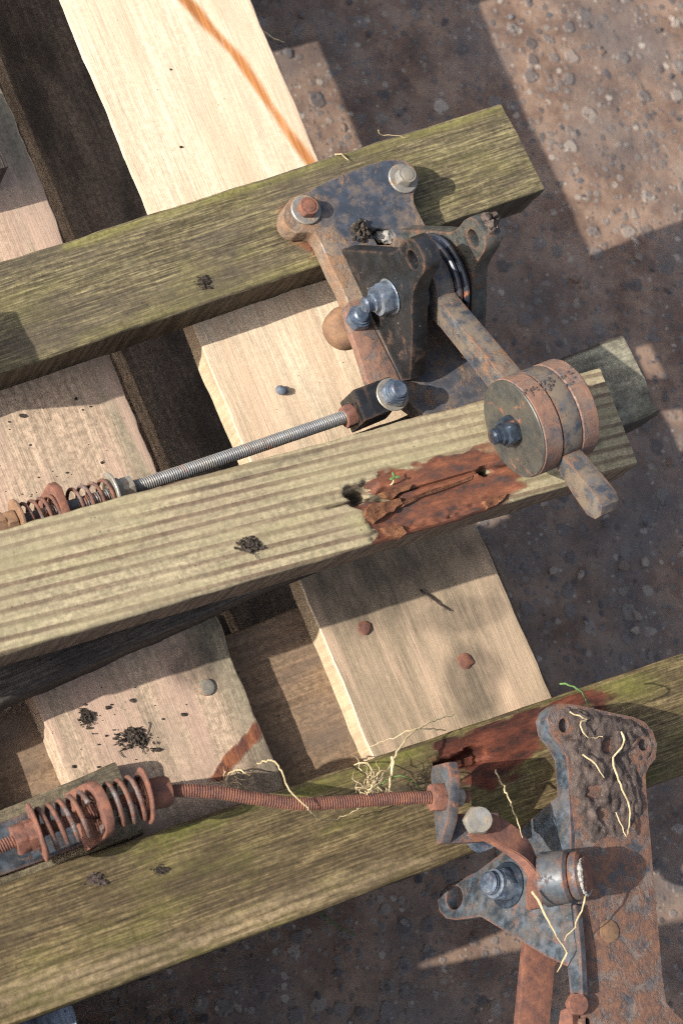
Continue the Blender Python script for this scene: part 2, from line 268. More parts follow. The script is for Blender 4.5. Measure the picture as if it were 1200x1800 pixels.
class MB:
    """collects shapes in world coordinates; build() links them as ONE mesh object"""
    def __init__(s): s.bm = bmesh.new()
    def add(s, vs, fs):
        b = [s.bm.verts.new(v) for v in vs]
        for f in fs:
            try: s.bm.faces.new([b[i] for i in f])
            except ValueError: pass
        return b
    def prism(s, outer, n, t, holes=(), bev=.0012, seg=2):
        """closed outline of world points, pushed along n by t"""
        q = bmesh.new(); n = Vector(n); es = []; loops = []
        for lp in [outer, *holes]:
            vs = [q.verts.new(p) for p in lp]; loops.append(vs)
            es += [q.edges.new((vs[i], vs[(i + 1) % len(vs)])) for i in range(len(vs))]
        if holes: bmesh.ops.triangle_fill(q, edges=es, use_beauty=True, use_dissolve=False, normal=n)
        else: q.faces.new(loops[0])
        caps = list(q.faces); mp = {}
        for vs in loops:
            for v in vs: mp[v] = q.verts.new(v.co + n * t)
        for f in caps: q.faces.new([mp[v] for v in reversed(f.verts)])
        for vs in loops:
            for i in range(len(vs)):
                a, b = vs[i], vs[(i + 1) % len(vs)]; q.faces.new((a, b, mp[b], mp[a]))
        bmesh.ops.recalc_face_normals(q, faces=q.faces)
        if bev:
            ed = [e for e in q.edges if len(e.link_faces) == 2 and e.calc_face_angle(0) > .6]
            bmesh.ops.bevel(q, geom=ed, offset=bev, segments=seg, profile=.6, affect='EDGES', clamp_overlap=True)
        s.merge(q)
    def merge(s, q):
        me = bpy.data.meshes.new('tmp'); q.to_mesh(me); q.free(); s.bm.from_mesh(me); bpy.data.meshes.remove(me)
    def lathe(s, o, ax, prof, n=32, u=None, sides=None):
        """profile of (distance along ax, radius); closed at both ends"""
        o = Vector(o); ax = Vector(ax).normalized(); u = Vector(u) if u else ax.orthogonal(); u = (u - u.dot(ax) * ax).normalized(); w = ax.cross(u)
        vs, fs = [], []
        for h, r in prof:
            for i in range(n):
                a = 2 * math.pi * i / n; vs.append(o + ax * h + (u * math.cos(a) + w * math.sin(a)) * r)
        for j in range(len(prof) - 1):
            for i in range(n): fs.append((j * n + i, j * n + (i + 1) % n, (j + 1) * n + (i + 1) % n, (j + 1) * n + i))
        fs.append(tuple(reversed(range(n)))); fs.append(tuple((len(prof) - 1) * n + i for i in range(n)))
        s.add(vs, fs)
    def disc(s, o, ax, r, h, bev=.0012, n=40): s.lathe(o, ax, [(0, r - bev), (bev, r), (h - bev, r), (h, r - bev)], n)
    def hexnut(s, o, ax, r, h, rot=0.0, u=None):
        o = Vector(o); ax = Vector(ax).normalized(); u = Vector(u) if u else ax.orthogonal(); u = (u - u.dot(ax) * ax).normalized(); w = ax.cross(u)
        n = 36; vs, fs = [], []
        def rad(a, k):
            a = a % (math.pi / 3) - math.pi / 6; hx = r * .866 / math.cos(a); return min(hx, k)
        prof = [(0, r * .93), (h * .10, r * 1.01), (h * .82, r * 1.01), (h, r * .86)]
        for hh, kk in prof:
            for i in range(n):
                a = 2 * math.pi * i / n; q = rad(a, kk); a += rot; vs.append(o + ax * hh + (u * math.cos(a) + w * math.sin(a)) * q)
        for j in range(3):
            for i in range(n): fs.append((j * n + i, j * n + (i + 1) % n, (j + 1) * n + (i + 1) % n, (j + 1) * n + i))
        fs.append(tuple(reversed(range(n)))); fs.append(tuple(3 * n + i for i in range(n)))
        s.add(vs, fs)
    def tube(s, pts, r, n=8, closed_ends=True, jit=0.0):
        pts = [Vector(p) for p in pts]; m = len(pts); rr = r if callable(r) else (lambda t: r)
        vs, fs = [], []; up = None
        for i, p in enumerate(pts):
            d = (pts[min(i + 1, m - 1)] - pts[max(i - 1, 0)]).normalized()
            if up is None: up = d.orthogonal().normalized()
            up = (up - up.dot(d) * d).normalized(); w = d.cross(up)
            q = rr(i / max(1, m - 1)) * (1 + random.uniform(-jit, jit))
            for k in range(n):
                a = 2 * math.pi * k / n; vs.append(p + (up * math.cos(a) + w * math.sin(a)) * q)
        for j in range(m - 1):
            for i in range(n): fs.append((j * n + i, j * n + (i + 1) % n, (j + 1) * n + (i + 1) % n, (j + 1) * n + i))
        fs.append(tuple(reversed(range(n)))); fs.append(tuple((m - 1) * n + i for i in range(n)))
        s.add(vs, fs)
    def thread(s, pts, r, pitch=.0015, depth=.0007, n=16):
        """screw thread along a polyline of world points"""
        P = smooth(pts, .0003 * 1.0); m = len(P); vs, fs = [], []; up = None; dist = 0
        for i, p in enumerate(P):
            d = (P[min(i + 1, m - 1)] - P[max(i - 1, 0)]).normalized()
            if up is None: up = d.orthogonal().normalized()
            up = (up - up.dot(d) * d).normalized(); w = d.cross(up)
            if i: dist += (p - P[i - 1]).length
            for k in range(n):
                a = 2 * math.pi * k / n; f = (dist / pitch - k / n) % 1; q = r - depth * abs(2 * f - 1)
                vs.append(p + (up * math.cos(a) + w * math.sin(a)) * q)
        for j in range(m - 1):
            for i in range(n): fs.append((j * n + i, j * n + (i + 1) % n, (j + 1) * n + (i + 1) % n, (j + 1) * n + i))
        fs.append(tuple(reversed(range(n)))); fs.append(tuple((m - 1) * n + i for i in range(n)))
        s.add(vs, fs)
    def spring(s, a, b, R, r, turns, phase=0.0, tight=0.0):
        a, b = Vector(a), Vector(b); ax = (b - a); Ln = ax.length; ax.normalize(); u = ax.orthogonal().normalized(); w = ax.cross(u)
        pts = []; n = int(turns * 26)
        for i in range(n + 1):
            t = i / n; an = phase + 2 * math.pi * turns * t
            e = t if not tight else (t + tight * math.sin(2 * math.pi * t) / (2 * math.pi))
            pts.append(a + ax * (Ln * e) + (u * math.cos(an) + w * math.sin(an)) * R)
        s.tube(pts, r, 9)
    def blob(s, c, rx, ry=None, rz=None, sub=2, amp=.3, sc=1.6, seed=0, U=None):
        q = bmesh.new(); bmesh.ops.create_icosphere(q, subdivisions=sub, radius=1)
        ry = ry or rx; rz = rz or rx; c = Vector(c)
        for v in q.verts:
            k = 1 + amp * (mnoise.noise(v.co * sc + Vector((seed * 3.1, seed, 0))) + .5 * mnoise.noise(v.co * sc * 2.6 + Vector((seed, 9, seed))))
            p = Vector((v.co.x * rx, v.co.y * ry, v.co.z * rz)) * k
            v.co = c + (U @ p if U else p)
        s.merge(q)
    def build(s, name, mat, parent=None, smooth=35, bevel=None):
        me = bpy.data.meshes.new(name); s.bm.normal_update(); s.bm.to_mesh(me); s.bm.free()
        o = bpy.data.objects.new(name, me); COL.objects.link(o)
        if parent is not None:
            root = parent
            while root.parent: root = root.parent
            me.transform(root.matrix_world.inverted()); o.parent = parent
        else:
            bb = [Vector(b) for b in o.bound_box]; c = sum(bb, Vector()) / 8; c.z = min(b.z for b in bb)
            me.transform(Matrix.Translation(-c)); o.location = c
        me.materials.append(mat); fin(me, smooth); return o

def smooth(pts, step):
    """Catmull-Rom through pts, resampled at about step"""
    P = [Vector(p) for p in pts]; out = []
    for i in range(len(P) - 1):
        a, b = P[i], P[i + 1]; p0 = P[i - 1] if i else a * 2 - b; p3 = P[i + 2] if i + 2 < len(P) else b * 2 - a
        n = max(1, int((b - a).length / step))
        for k in range(n):
            t = k / n
            out.append(.5 * ((2 * a) + (b - p0) * t + (2 * p0 - 5 * a + 4 * b - p3) * t * t + (3 * a - p0 - 3 * b + p3) * t ** 3))
    return out + [P[-1]]

def tag(o, label=None, cat=None, group=None, kind=None):
    if label: o['label'] = label
    if cat: o['category'] = cat
    if group: o['group'] = group
    if kind: o['kind'] = kind
    return o
def thing(name, loc, x=(1, 0, 0), label=None, cat=None, group=None):
    o = bpy.data.objects.new(name, None); COL.objects.link(o); o.empty_display_size = .03
    x = Vector(x); x.z = 0; x.normalize(); z = Vector((0, 0, 1)); y = z.cross(x)
    o.matrix_world = Matrix.Translation(loc) @ Matrix((x, y, z)).transposed().to_4x4()
    bpy.context.view_layer.update()
    return tag(o, label, cat, group)

def sdpoly(P, poly):
    """signed distance (negative inside) of points to a polygon, numpy"""
    poly = np.asarray(poly, float); d = np.full(len(P), 1e9); ins = np.zeros(len(P), bool)
    for i in range(len(poly)):
        a, b = poly[i - 1], poly[i]; e = b - a; w = P - a
        t = np.clip((w @ e) / (e @ e), 0, 1); q = w - t[:, None] * e; d = np.minimum(d, np.hypot(q[:, 0], q[:, 1]))
        c = ((a[1] > P[:, 1]) != (b[1] > P[:, 1])); xx = (b[0] - a[0]) * (P[:, 1] - a[1]) / np.where(b[1] == a[1], 1e-9, b[1] - a[1]) + a[0]
        ins ^= c & (P[:, 0] < xx)
    return np.where(ins, -d, d)
def sdline(P, pts):
    d = np.full(len(P), 1e9); pts = np.asarray(pts, float)
    for a, b in zip(pts[:-1], pts[1:]):
        e = b - a; w = P - a; t = np.clip((w @ e) / (e @ e), 0, 1); q = w - t[:, None] * e; d = np.minimum(d, np.hypot(q[:, 0], q[:, 1]))
    return d
def soft(d, w): return np.clip(.5 - d / w, 0, 1)
def nz(P, s, seed=0., oct=2):
    """fractal noise of numpy points, s = per-axis scale"""
    s = np.asarray(s, float); out = np.empty(len(P)); Q = P * s + seed
    for i, q in enumerate(Q.tolist()): out[i] = mnoise.fractal(q, 1.0, 2.0, oct)
    return out

def timber(name, eu, el, ztop, thick, x0=None, x1=None, mat=None, parent=None, r=.003, dx=.004, ny=26, rough=.0006, edge=.001, seed=1.0, fn=None,
           zrise=(0, 0), cut=(0, 0), zrows=6):
    """a squared timber or board. eu, el: two pixel points on the upper and lower long edge of its top face; x0/x1 pixel points giving the ends"""
    A, B = at(eu[0], ztop), at(eu[1], ztop); Cc, Dd = at(el[0], ztop), at(el[1], ztop)
    u = ((B - A).normalized() + (Dd - Cc).normalized()).normalized(); v = Vector((0, 0, 1)).cross(u)      # v towards the upper edge
    o = at(x0, ztop); xe = (at(x1, ztop) - o).dot(u)
    def off(P, Q, x):                                   # offset along v of edge line P-Q at station x
        e = Q - P; t = (x - (P - o).dot(u)) / e.dot(u); return (P + e * t - o).dot(v)
    mid = (off(A, B, 0) + off(Cc, Dd, 0)) / 2
    o = o + v * mid
    nx = max(2, int(xe / dx)); X = np.linspace(0, xe, nx + 1)
    hu = np.array([off(A, B, x) for x in X]); hl = np.array([off(Cc, Dd, x) for x in X])
    # cross-section: (fraction across -1..1 , inset from edge , z)
    sec = []
    for i in range(ny + 1): sec.append((1 - 2 * i / ny, -1 if i == 0 else (1 if i == ny else 0), 'T', 0.0))
    for kk in (1, 2): sec.append((-1, 'c%d' % kk, 'c', 0))
    for i in range(zrows + 1): sec.append((-1, 's', 's', i / zrows))
    nb = max(2, ny // 4)
    for i in range(1, nb): sec.append((-1 + 2 * i / nb, 'b', 'b', 1))
    for i in range(zrows + 1): sec.append((1, 's', 's', 1 - i / zrows))
    for kk in (2, 1): sec.append((1, 'c%d' % kk, 'c', 0))
    m = len(sec); V = np.zeros(((nx + 1) * m, 3)); top = np.zeros(len(V), bool)
    for j, x in enumerate(X):
        for i, (fr, tg, kind, h) in enumerate(sec):
            yu, yl = hu[j], hl[j]; sgn = 1 if fr > 0 else -1; ye = yu if sgn > 0 else yl
            if kind == 'T': y = (yu + yl) / 2 + fr * ((yu - yl) / 2 - r); z = 0; top[j * m + i] = True
            elif kind == 'c':
                a = math.radians(60 if tg == 'c1' else 28); y = ye - sgn * r * (1 - math.cos(a)); z = -r * (1 - math.sin(a))
            elif kind == 's': y = ye; z = -r - h * (thick - r)
            else: y = (yu + yl) / 2 + fr * (yu - yl) / 2; z = -thick
            V[j * m + i] = (x, y, z)
    # irregularities
    dn = nz(V, (14, 50, 50), seed, 3); de = .95 * nz(V, (30, 3, 60), seed + 7, 5)
    V[:, 2] += np.where(V[:, 2] > -thick * .9, dn * rough * 1.6, 0)
    yf = np.zeros(len(V)); 
    for i, (fr, tg, kind, h) in enumerate(sec): yf[i::m] = fr
    V[:, 1] += np.sign(yf) * (np.abs(yf) > .9) * de * edge
    attrs = {}
    Wm = Matrix((u, v, Vector((0, 0, 1)))).transposed().to_4x4(); Wm.translation = o
    Wn = np.array(Wm)
    if fn: attrs = fn(V, top, projn(V @ Wn[:3, :3].T + Wn[:3, 3]), X, m) or {}
    V[:, 0] += np.where(V[:, 0] > xe * .5, V[:, 1] * cut[1], V[:, 1] * cut[0]) * np.clip(np.abs(V[:, 0] / xe - .5) * 2, 0, 1)
    V[:, 2] += zrise[0] + (zrise[1] - zrise[0]) * V[:, 0] / xe
    faces = []
    for j in range(nx):
        for i in range(m): faces.append((j * m + i, j * m + (i + 1) % m, (j + 1) * m + (i + 1) % m, (j + 1) * m + i))
    faces.append(tuple(reversed(range(m)))); faces.append(tuple(nx * m + i for i in range(m)))
    me = bpy.data.meshes.new(name); me.from_pydata(V.tolist(), [], faces)
    for kname, arr in attrs.items():
        at_ = me.attributes.new(kname, 'FLOAT', 'POINT'); at_.data.foreach_set('value', np.asarray(arr, np.float32))
    bm = bmesh.new(); bm.from_mesh(me); bmesh.ops.recalc_face_normals(bm, faces=bm.faces); bm.to_mesh(me); bm.free()
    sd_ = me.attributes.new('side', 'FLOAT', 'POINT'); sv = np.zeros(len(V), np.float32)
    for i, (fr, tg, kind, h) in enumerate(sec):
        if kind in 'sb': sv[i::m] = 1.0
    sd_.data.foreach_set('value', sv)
    me.materials.append(mat); fin(me, 50)
    ob = bpy.data.objects.new(name, me); COL.objects.link(ob)
    if parent is not None:
        ob.parent = parent; ob.matrix_parent_inverse = Matrix.Identity(4); ob.matrix_basis = parent.matrix_world.inverted() @ Wm
    else: ob.matrix_world = Wm
    return ob

UP = Vector((0, 0, 1))
# ------------------------------------------------------------------ ground
def build_ground():
    c = at((760, 800), 0); n = 190; s = 1.9; V = []; F = []
    for j in range(n + 1):
        for i in range(n + 1):
            x = (i / n - .5) * s; y = (j / n - .5) * s; e = max(abs(i / n - .5), abs(j / n - .5)) * 2
            f = max(0, min(1, (1 - e) * 6))
            p = Vector((x, y, 0)); h = .005 * mnoise.fractal(p * 7, 1, 2, 3) + .0016 * mnoise.fractal(p * 40, 1, 2, 3)
            V.append((x, y, h * f))
    for j in range(n):
        for i in range(n): a = j * (n + 1) + i; F.append((a, a + 1, a + n + 2, a + n + 1))
    R = 200; ring = []
    per = [i for i in range(n + 1)] + [j * (n + 1) + n for j in range(1, n + 1)] + [n * (n + 1) + i for i in range(n - 1, -1, -1)] + [j * (n + 1) for j in range(n - 1, 0, -1)]
    base = len(V)
    for q in per: V.append((V[q][0] * R, V[q][1] * R, 0))
    for t in range(len(per)): b = (t + 1) % len(per); F.append((per[t], base + t, base + b, per[b]))
    me = bpy.data.meshes.new('ground'); me.from_pydata(V, [], F); me.materials.append(M['ground'])
    bm = bmesh.new(); bm.from_mesh(me); bmesh.ops.recalc_face_normals(bm, faces=bm.faces); bm.to_mesh(me); bm.free()
    if me.polygons[0].normal.z < 0: me.flip_normals()
    fin(me, 60); o = bpy.data.objects.new('ground', me); COL.objects.link(o); o.location = (c.x, c.y, 0)
    tag(o, kind='structure')
    # loose and half-sunk stones
    bm = bmesh.new(); tone = []; rnd = random.Random(3)
    base = [];
    for k in range(10):
        q = bmesh.new(); bmesh.ops.create_icosphere(q, subdivisions=1, radius=1)
        for v in q.verts: v.co *= 1 + .55 * mnoise.noise(v.co * 1.3 + Vector((k * 7, 0, 0))) + .14 * mnoise.noise(v.co * 3.5 + Vector((0, k * 5, 0)))
        me2 = bpy.data.meshes.new('t'); q.to_mesh(me2); q.free(); base.append(me2)
    pal = [(.08, .075, .08), (.11, .105, .11), (.14, .12, .11), (.20, .16, .13), (.34, .28, .23), (.17, .11, .08), (.055, .05, .055), (.13, .125, .13)]
    pv, pf, pt = [], [], []
    data = [(np.array([v.co[:] for v in b.vertices]), [tuple(p.vertices) for p in b.polygons]) for b in base]
    for i in range(2600):
        px, py = rnd.uniform(-40, 1240), rnd.uniform(-40, 1840)
        if px < 380 and py < 1500: continue
        p = at((px, py), 0); r = .0007 + .0042 * rnd.random() ** 4.0
        a = rnd.uniform(0, 6.28); ca, sa = math.cos(a), math.sin(a); vv, ff = data[rnd.randrange(10)]
        q = vv * np.array([r * rnd.uniform(.8, 1.5), r * rnd.uniform(.7, 1.1), r * rnd.uniform(.22, .4)])
        q = q @ np.array([[ca, sa, 0], [-sa, ca, 0], [0, 0, 1]]) + np.array([p.x, p.y, r * .0 + .0006])
        b0 = len(pv); pv += q.tolist(); pf += [tuple(b0 + t for t in f) for f in ff]
        c = rnd.choice(pal); w = rnd.uniform(.7, 1.2); pt += [(c[0] * w, c[1] * w, c[2] * w, 1)] * len(vv)
    me = bpy.data.meshes.new('gravel'); me.from_pydata(pv, [], pf)
    ca = me.color_attributes.new('tone', 'FLOAT_COLOR', 'POINT'); ca.data.foreach_set('color', np.array(pt, np.float32).ravel())
    me.materials.append(M['stones']); fin(me, 28); o = bpy.data.objects.new('gravel', me); COL.objects.link(o)
    tag(o, 'small grey and tan stones bedded in the muddy ground', 'gravel', kind='stuff')
build_ground()

# ------------------------------------------------------------------ pallet
pd = (at((965, 1215), DECK) - at((440, 0), DECK)).normalized()          # along the boards, down the picture
pal = thing('pallet', at((300, 900), 0), pd, 'wooden pallet of pale boards nailed across, lying under the dark timbers', 'pallet')
def ext(a, b, t): return (a[0] + (b[0] - a[0]) * t, a[1] + (b[1] - a[1]) * t)
def board_fn(kind):
    def fn(V, top, px, X, m):
        st = np.zeros(len(V)); ru = np.zeros(len(V)); re = np.zeros(len(V)); mo = np.zeros(len(V))
        def ell(c, rx, ry, ang=0.0):
            d = px - np.array(c); ca, sa = math.cos(ang), math.sin(ang)
            return np.hypot((d[:, 0] * ca + d[:, 1] * sa) / rx, (-d[:, 0] * sa + d[:, 1] * ca) / ry)
        gr = np.zeros(len(V))
        if kind == 'B':
            gr = np.clip((px[:, 1] - 560 + 60 * nz(V, (6, 25, 0), 2., 3)) / 420, 0, .95)
            V[:, 1] += np.where(V[:, 1] < 0, .6 * np.clip(-V[:, 2], 0, 1) * np.clip((470 - px[:, 1]) / 120, 0, 1), 0)
            re = .9 * soft(sdline(px, [(315, -10), (350, 25), (385, 65), (420, 105), (455, 155), (490, 208), (520, 252), (560, 305)]) - 9 + 4 * nz(V, (20, 60, 0), 1., 3), 16)
            st = np.maximum.reduce([.60 * soft(ell((832, 1195), 48, 72, -.15) * 50 - 50 + 14 * nz(V, (30, 60, 0), 4., 2), 18), .42 * soft(ell((815, 1080), 82, 30, -.2) * 50 - 50 + 14 * nz(V, (30, 60, 0), 6., 2), 18),
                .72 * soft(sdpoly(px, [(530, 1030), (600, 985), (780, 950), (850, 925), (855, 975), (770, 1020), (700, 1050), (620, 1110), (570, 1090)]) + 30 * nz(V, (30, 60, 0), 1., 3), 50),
                .8 * soft(sdline(px, [(735, 1035), (760, 1052), (790, 1075)]) - 2.5, 6), .45 * np.clip(1.2 - ell((640, 1104), 26, 22), 0, 1), .7 * soft(np.abs(ell((640, 1104), 1, 1) - 14) - 2, 7), .75 * soft(np.abs(ell((817, 1163), 1, 1) - 15) - 2, 7)])
            ru = .45 * np.clip(1.2 - ell((818, 1164), 20, 20), 0, 1)
        if kind == 'A':
            gr = .9 * soft(sdline(px, [(0, 120), (115, 400), (205, 620), (278, 840), (400, 1100), (500, 1370)]) - 42 + 30 * nz(V, (10, 40, 0), 3., 3), 40)
            st = np.maximum.reduce([.72 * soft(ell((340, 1158), 38, 46) * 50 - 50 + 22 * nz(V, (30, 60, 0), 4., 3), 30), .5 * np.clip(1.2 - ell((375, 1100), 50, 25, -.4), 0, 1), .55 * np.clip(1.2 - ell((330, 1130), 55, 16, -.45), 0, 1),
                .3 * np.clip(1.3 - ell((235, 1312), 70, 26, -.2), 0, 1), .6 * soft(sdpoly(px, [(262, 1468), (330, 1420), (420, 1400), (430, 1440), (280, 1500)]), 30),
                .5 * soft(sdpoly(px, [(430, 1320), (470, 1300), (500, 1400), (380, 1440)]), 25)])
            ru = np.maximum(1.0 * soft(sdpoly(px, [(452, 1262), (468, 1272), (462, 1294), (425, 1332), (388, 1376), (366, 1374), (392, 1328), (430, 1292)]) + 4 * nz(V, (60, 200, 0), 4., 3), 14), .55 * np.clip(1.2 - ell((362, 1208), 24, 22), 0, 1))
        if kind == 'S':
            mo = 0 * st
        st *= top; ru *= top; re *= top
        return dict(stain=st, rust=ru, resin=re, moss=mo, grey=gr * top)
    return fn
def deck(eu, el, x0, x1, mat, fn, seed, edge=.0022, z=DECK, th=.022, name='deck_board', dx=.0035, ny=44, label=None):
    o = timber(name, eu, el, z, th, x0, x1, mat, pal, .0012, dx, ny, .0004, edge, seed, fn)
    if label: o['label'] = label
    return o
BL, BR, AR = ((103, 0), (655, 1330)), ((440, 0), (965, 1215)), ((0, 142), (490, 1360))
AL = ((65, 1238), (65 + 160, 1238 + 400)); CR = ((138, 1800), (138 - 160, 1400))
CR = (CR[1], CR[0])
# boards run down the picture, so their 'upper' edge (v side) is the right one
deck(BR, BL, ext(*BL, -.22), ext(*BL, 1.045), M['plank_pale'], board_fn('B'), 3.0, .0014, label='cream deck board with an orange streak')
bpy.context.view_layer.update(); _bb = [o for o in pal.children if o.name.startswith('deck_board')][0]
for pts in (((118, 30), (124, 52), (129, 66)), ((140, 84), (148, 112), (149, 134)), ((130, 60), (136, 76), (137, 88)), ((171, 150), (178, 170), (181, 182))):
    b = MB(); b.tube(smooth([at(p, DECK - .002 - .002 * i) for i, p in enumerate(pts)], .002), lambda t: .0022 * (1.02 - t), 5, True, .3); b.build('splinter', M['plank_pale'], _bb)
deck(AR, AL, ext(*AR, -.35), ext(*AR, 1.09), M['plank_grey'], board_fn('A'), 5.0, .0020, label='pinkish grey deck board with dark crumbs and a rust streak')
CL = ((CR[0][0] - 330, CR[0][1] + 20), (CR[1][0] - 330, CR[1][1] + 20))
deck(CR, CL, ext(*CR, -3.6), ext(*CR, 1.25), M['blueboard'], None, 7.0, .002, label='board with flaking pale blue paint')
DR = ((CL[0][0] - 150, CL[0][1]), (CL[1][0] - 150, CL[1][1])); DL = ((DR[0][0] - 330, DR[0][1] + 20), (DR[1][0] - 330, DR[1][1] + 20))
deck(DR, DL, ext(*DR, -3.6), ext(*DR, 1.25), M['plank_grey'], None, 9.0, dx=.01, ny=12)
# stringer board under the deck, across
def cross(a, b, w, z, th, name, mat, seed, dx=.004, ny=36):
    """board across the pallet whose upper edge runs through pixel points a-b"""
    A = at(a, z); u = Vector((-pd.y, pd.x, 0)).normalized()
    if u.x < 0: u = -u
    B = A + u * .5; low = A - UP.cross(u) * w
    return timber(name, (a, proj(B)), (proj(low), proj(low + u * .5)), z, th, proj(A - u * .75 - UP.cross(u) * w * .5), b, mat, pal, .0015, dx, ny, .0005, .0012, seed, board_fn('S'))
S1 = cross((405, 1112), (868, 985), .150, .178, .022, 'stringer_board', M['stringer'], 11.0)
S2 = cross((120, -420), (330, -500), .145, .178, .022, 'stringer_board', M['stringer'], 12.0, .01, 8)
# bottom boards along the deck, blocks between
BQ = ((0, 100), (280, 830))
ZB = .078
def along(a, b, w, z, th, name, mat, seed, t0, t1, dx=.006, ny=20, side=1):
    A, B = at(a, z), at(b, z); u = pd; v = UP.cross(u) * side; P2 = A + v * w
    ea, eb = (proj(P2), proj(P2 + u * .6)), (proj(A), proj(A + u * .6))
    if side < 0: ea, eb = eb, ea
    return timber(name, ea, eb, z, th, proj(A + u * t0), proj(A + u * t1), mat, pal, .0015, dx, ny, .0006, .0015, seed)
along(*BQ, .145, ZB, .022, 'bottom_board', M['under'], 13.0, -.25, .60)
def block(c, sx, sy, z0, z1, name='block', mat=None):
    b = MB(); u, v = pd, UP.cross(pd); c = Vector((c.x, c.y, 0))
    b.prism([c + u * sx * i + v * sy * j + UP * z0 for i, j in ((-.5, -.5), (.5, -.5), (.5, .5), (-.5, .5))], UP, z1 - z0, (), .002)
    return b.build(name, mat or M['under'], pal)
for cpx in ((330, 1230), (760, 1130)):
    block(at(cpx, .15), .10, .10, .0785, .1555)
block(at((-260, 1560), .15), .26, .16, .0785, .1555)  # oversized unseen block, added to keep sunlight off the ground
for cpx in ((170, -330), (330, -380)): block(at(cpx, .15), .10, .10, .0785, .1555)
for a in ((330, 1230), (170, -330)): block(at(a, .03), .07, .36, 0, .0555, 'bearer')
# unseen bar added to the left to throw a shadow across the boards
block(at((-352, 300), .23), .082, .28, DECK + .0003, DECK + .045, 'shadow_bar', M['T2b'])
# unseen stepped blocker, added beyond the lower left corner to shade the ground
_r = at((22, 1824), .30); _s = Vector((.98, .2, 0)).normalized(); _n = Vector((_s.y, -_s.x, 0)); _r.z = 0
b = MB()
for x0, x1, y0, hh in ((-.42, -.061, 0, .43), (-.060, 0, 0, .355), (.001, .20, .034, .255)):
    for q in range(3): b.prism([_r + UP * (hh / 3 * q + .001) + _s * x + _n * y for x, y in ((x0, y0), (x1, y0), (x1, .50), (x0, .50))], UP, hh / 3 - .002, (), .002)
tag(b.build('shade_blocker', M['under']), 'unseen stepped block added beyond the lower left corner to shade the ground', 'shade blocker')
# nails
for i, (p, r, mm, lb) in enumerate((((362, 1208), .0062, 'galv_pale', 'bright round nail head'), ((640, 1104), .0056, 'rust', None), ((817, 1162), .0062, 'rust', None))):
    b = MB(); o = at(p, DECK + .0002); ax = Vector((.06, -.04, 1)).normalized() if i < 2 else Vector((.25, .12, 1)).normalized()
    if i: b.blob(o + UP * .0004, r, r * .92, .0014, 3, .2, 1.6, i)
    b.lathe(o - UP * .004, ax, [(0, r * .7), (.003, r * .7)] if i else [(0, r * .9), (.0045, r), (.0056, r * .96), (.0062, r * .75), (.0060, r * .3)], 22)
    q = b.build('nail', M[mm], pal)
    if lb: q['label'] = lb

# ------------------------------------------------------------------ timbers
T1Z, T2Z, T2BZ, T3Z = DECK + .045, DECK + .113, DECK + .043, DECK + .050
T1U, T1L = ((0, 460), (880, 180)), ((0, 658), (957, 333))
t1d = (at(T1U[1], T1Z) - at(T1U[0], T1Z)).normalized()
fr1 = thing('timber_frame_piece', at((600, 400), DECK), t1d, 'mossy olive timber across the pale boards with a lever bracket bolted on it', 'crank timber')
def fnT1(V, top, px, X, m):
    st = .55 * soft(sdline(px, [(0, 500), (500, 380)]) - 6, 60) * 0
    ru = .62 * soft(sdpoly(px, [(478, 370), (500, 345), (520, 400), (560, 415), (575, 445), (574, 474), (545, 455), (500, 420)]) + 14 * nz(V, (40, 160, 0), 2., 3), 34)
    mo = .9 * soft(sdline(px, [(120, 428), (560, 285), (880, 186)]) - 8, 22) + .6 * soft(sdline(px, [(150, 602), (480, 490), (560, 470)]) - 8, 40)
    kn = .8 * soft(np.hypot(px[:, 0] - 328, px[:, 1] - 448) - 6, 9) + .8 * soft(np.hypot(px[:, 0] - 410, px[:, 1] - 447) - 5, 8)
    return dict(stain=np.maximum(st, kn) * top, rust=ru * top, moss=np.clip(mo, 0, 1) * top)
timber('timber', T1U, T1L, T1Z, .045, (-260, 640), (918, 256), M['T1'], fr1, .0025, .003, 44, .0009, .0009, 21., fnT1, cut=(0, -.02), zrows=8)

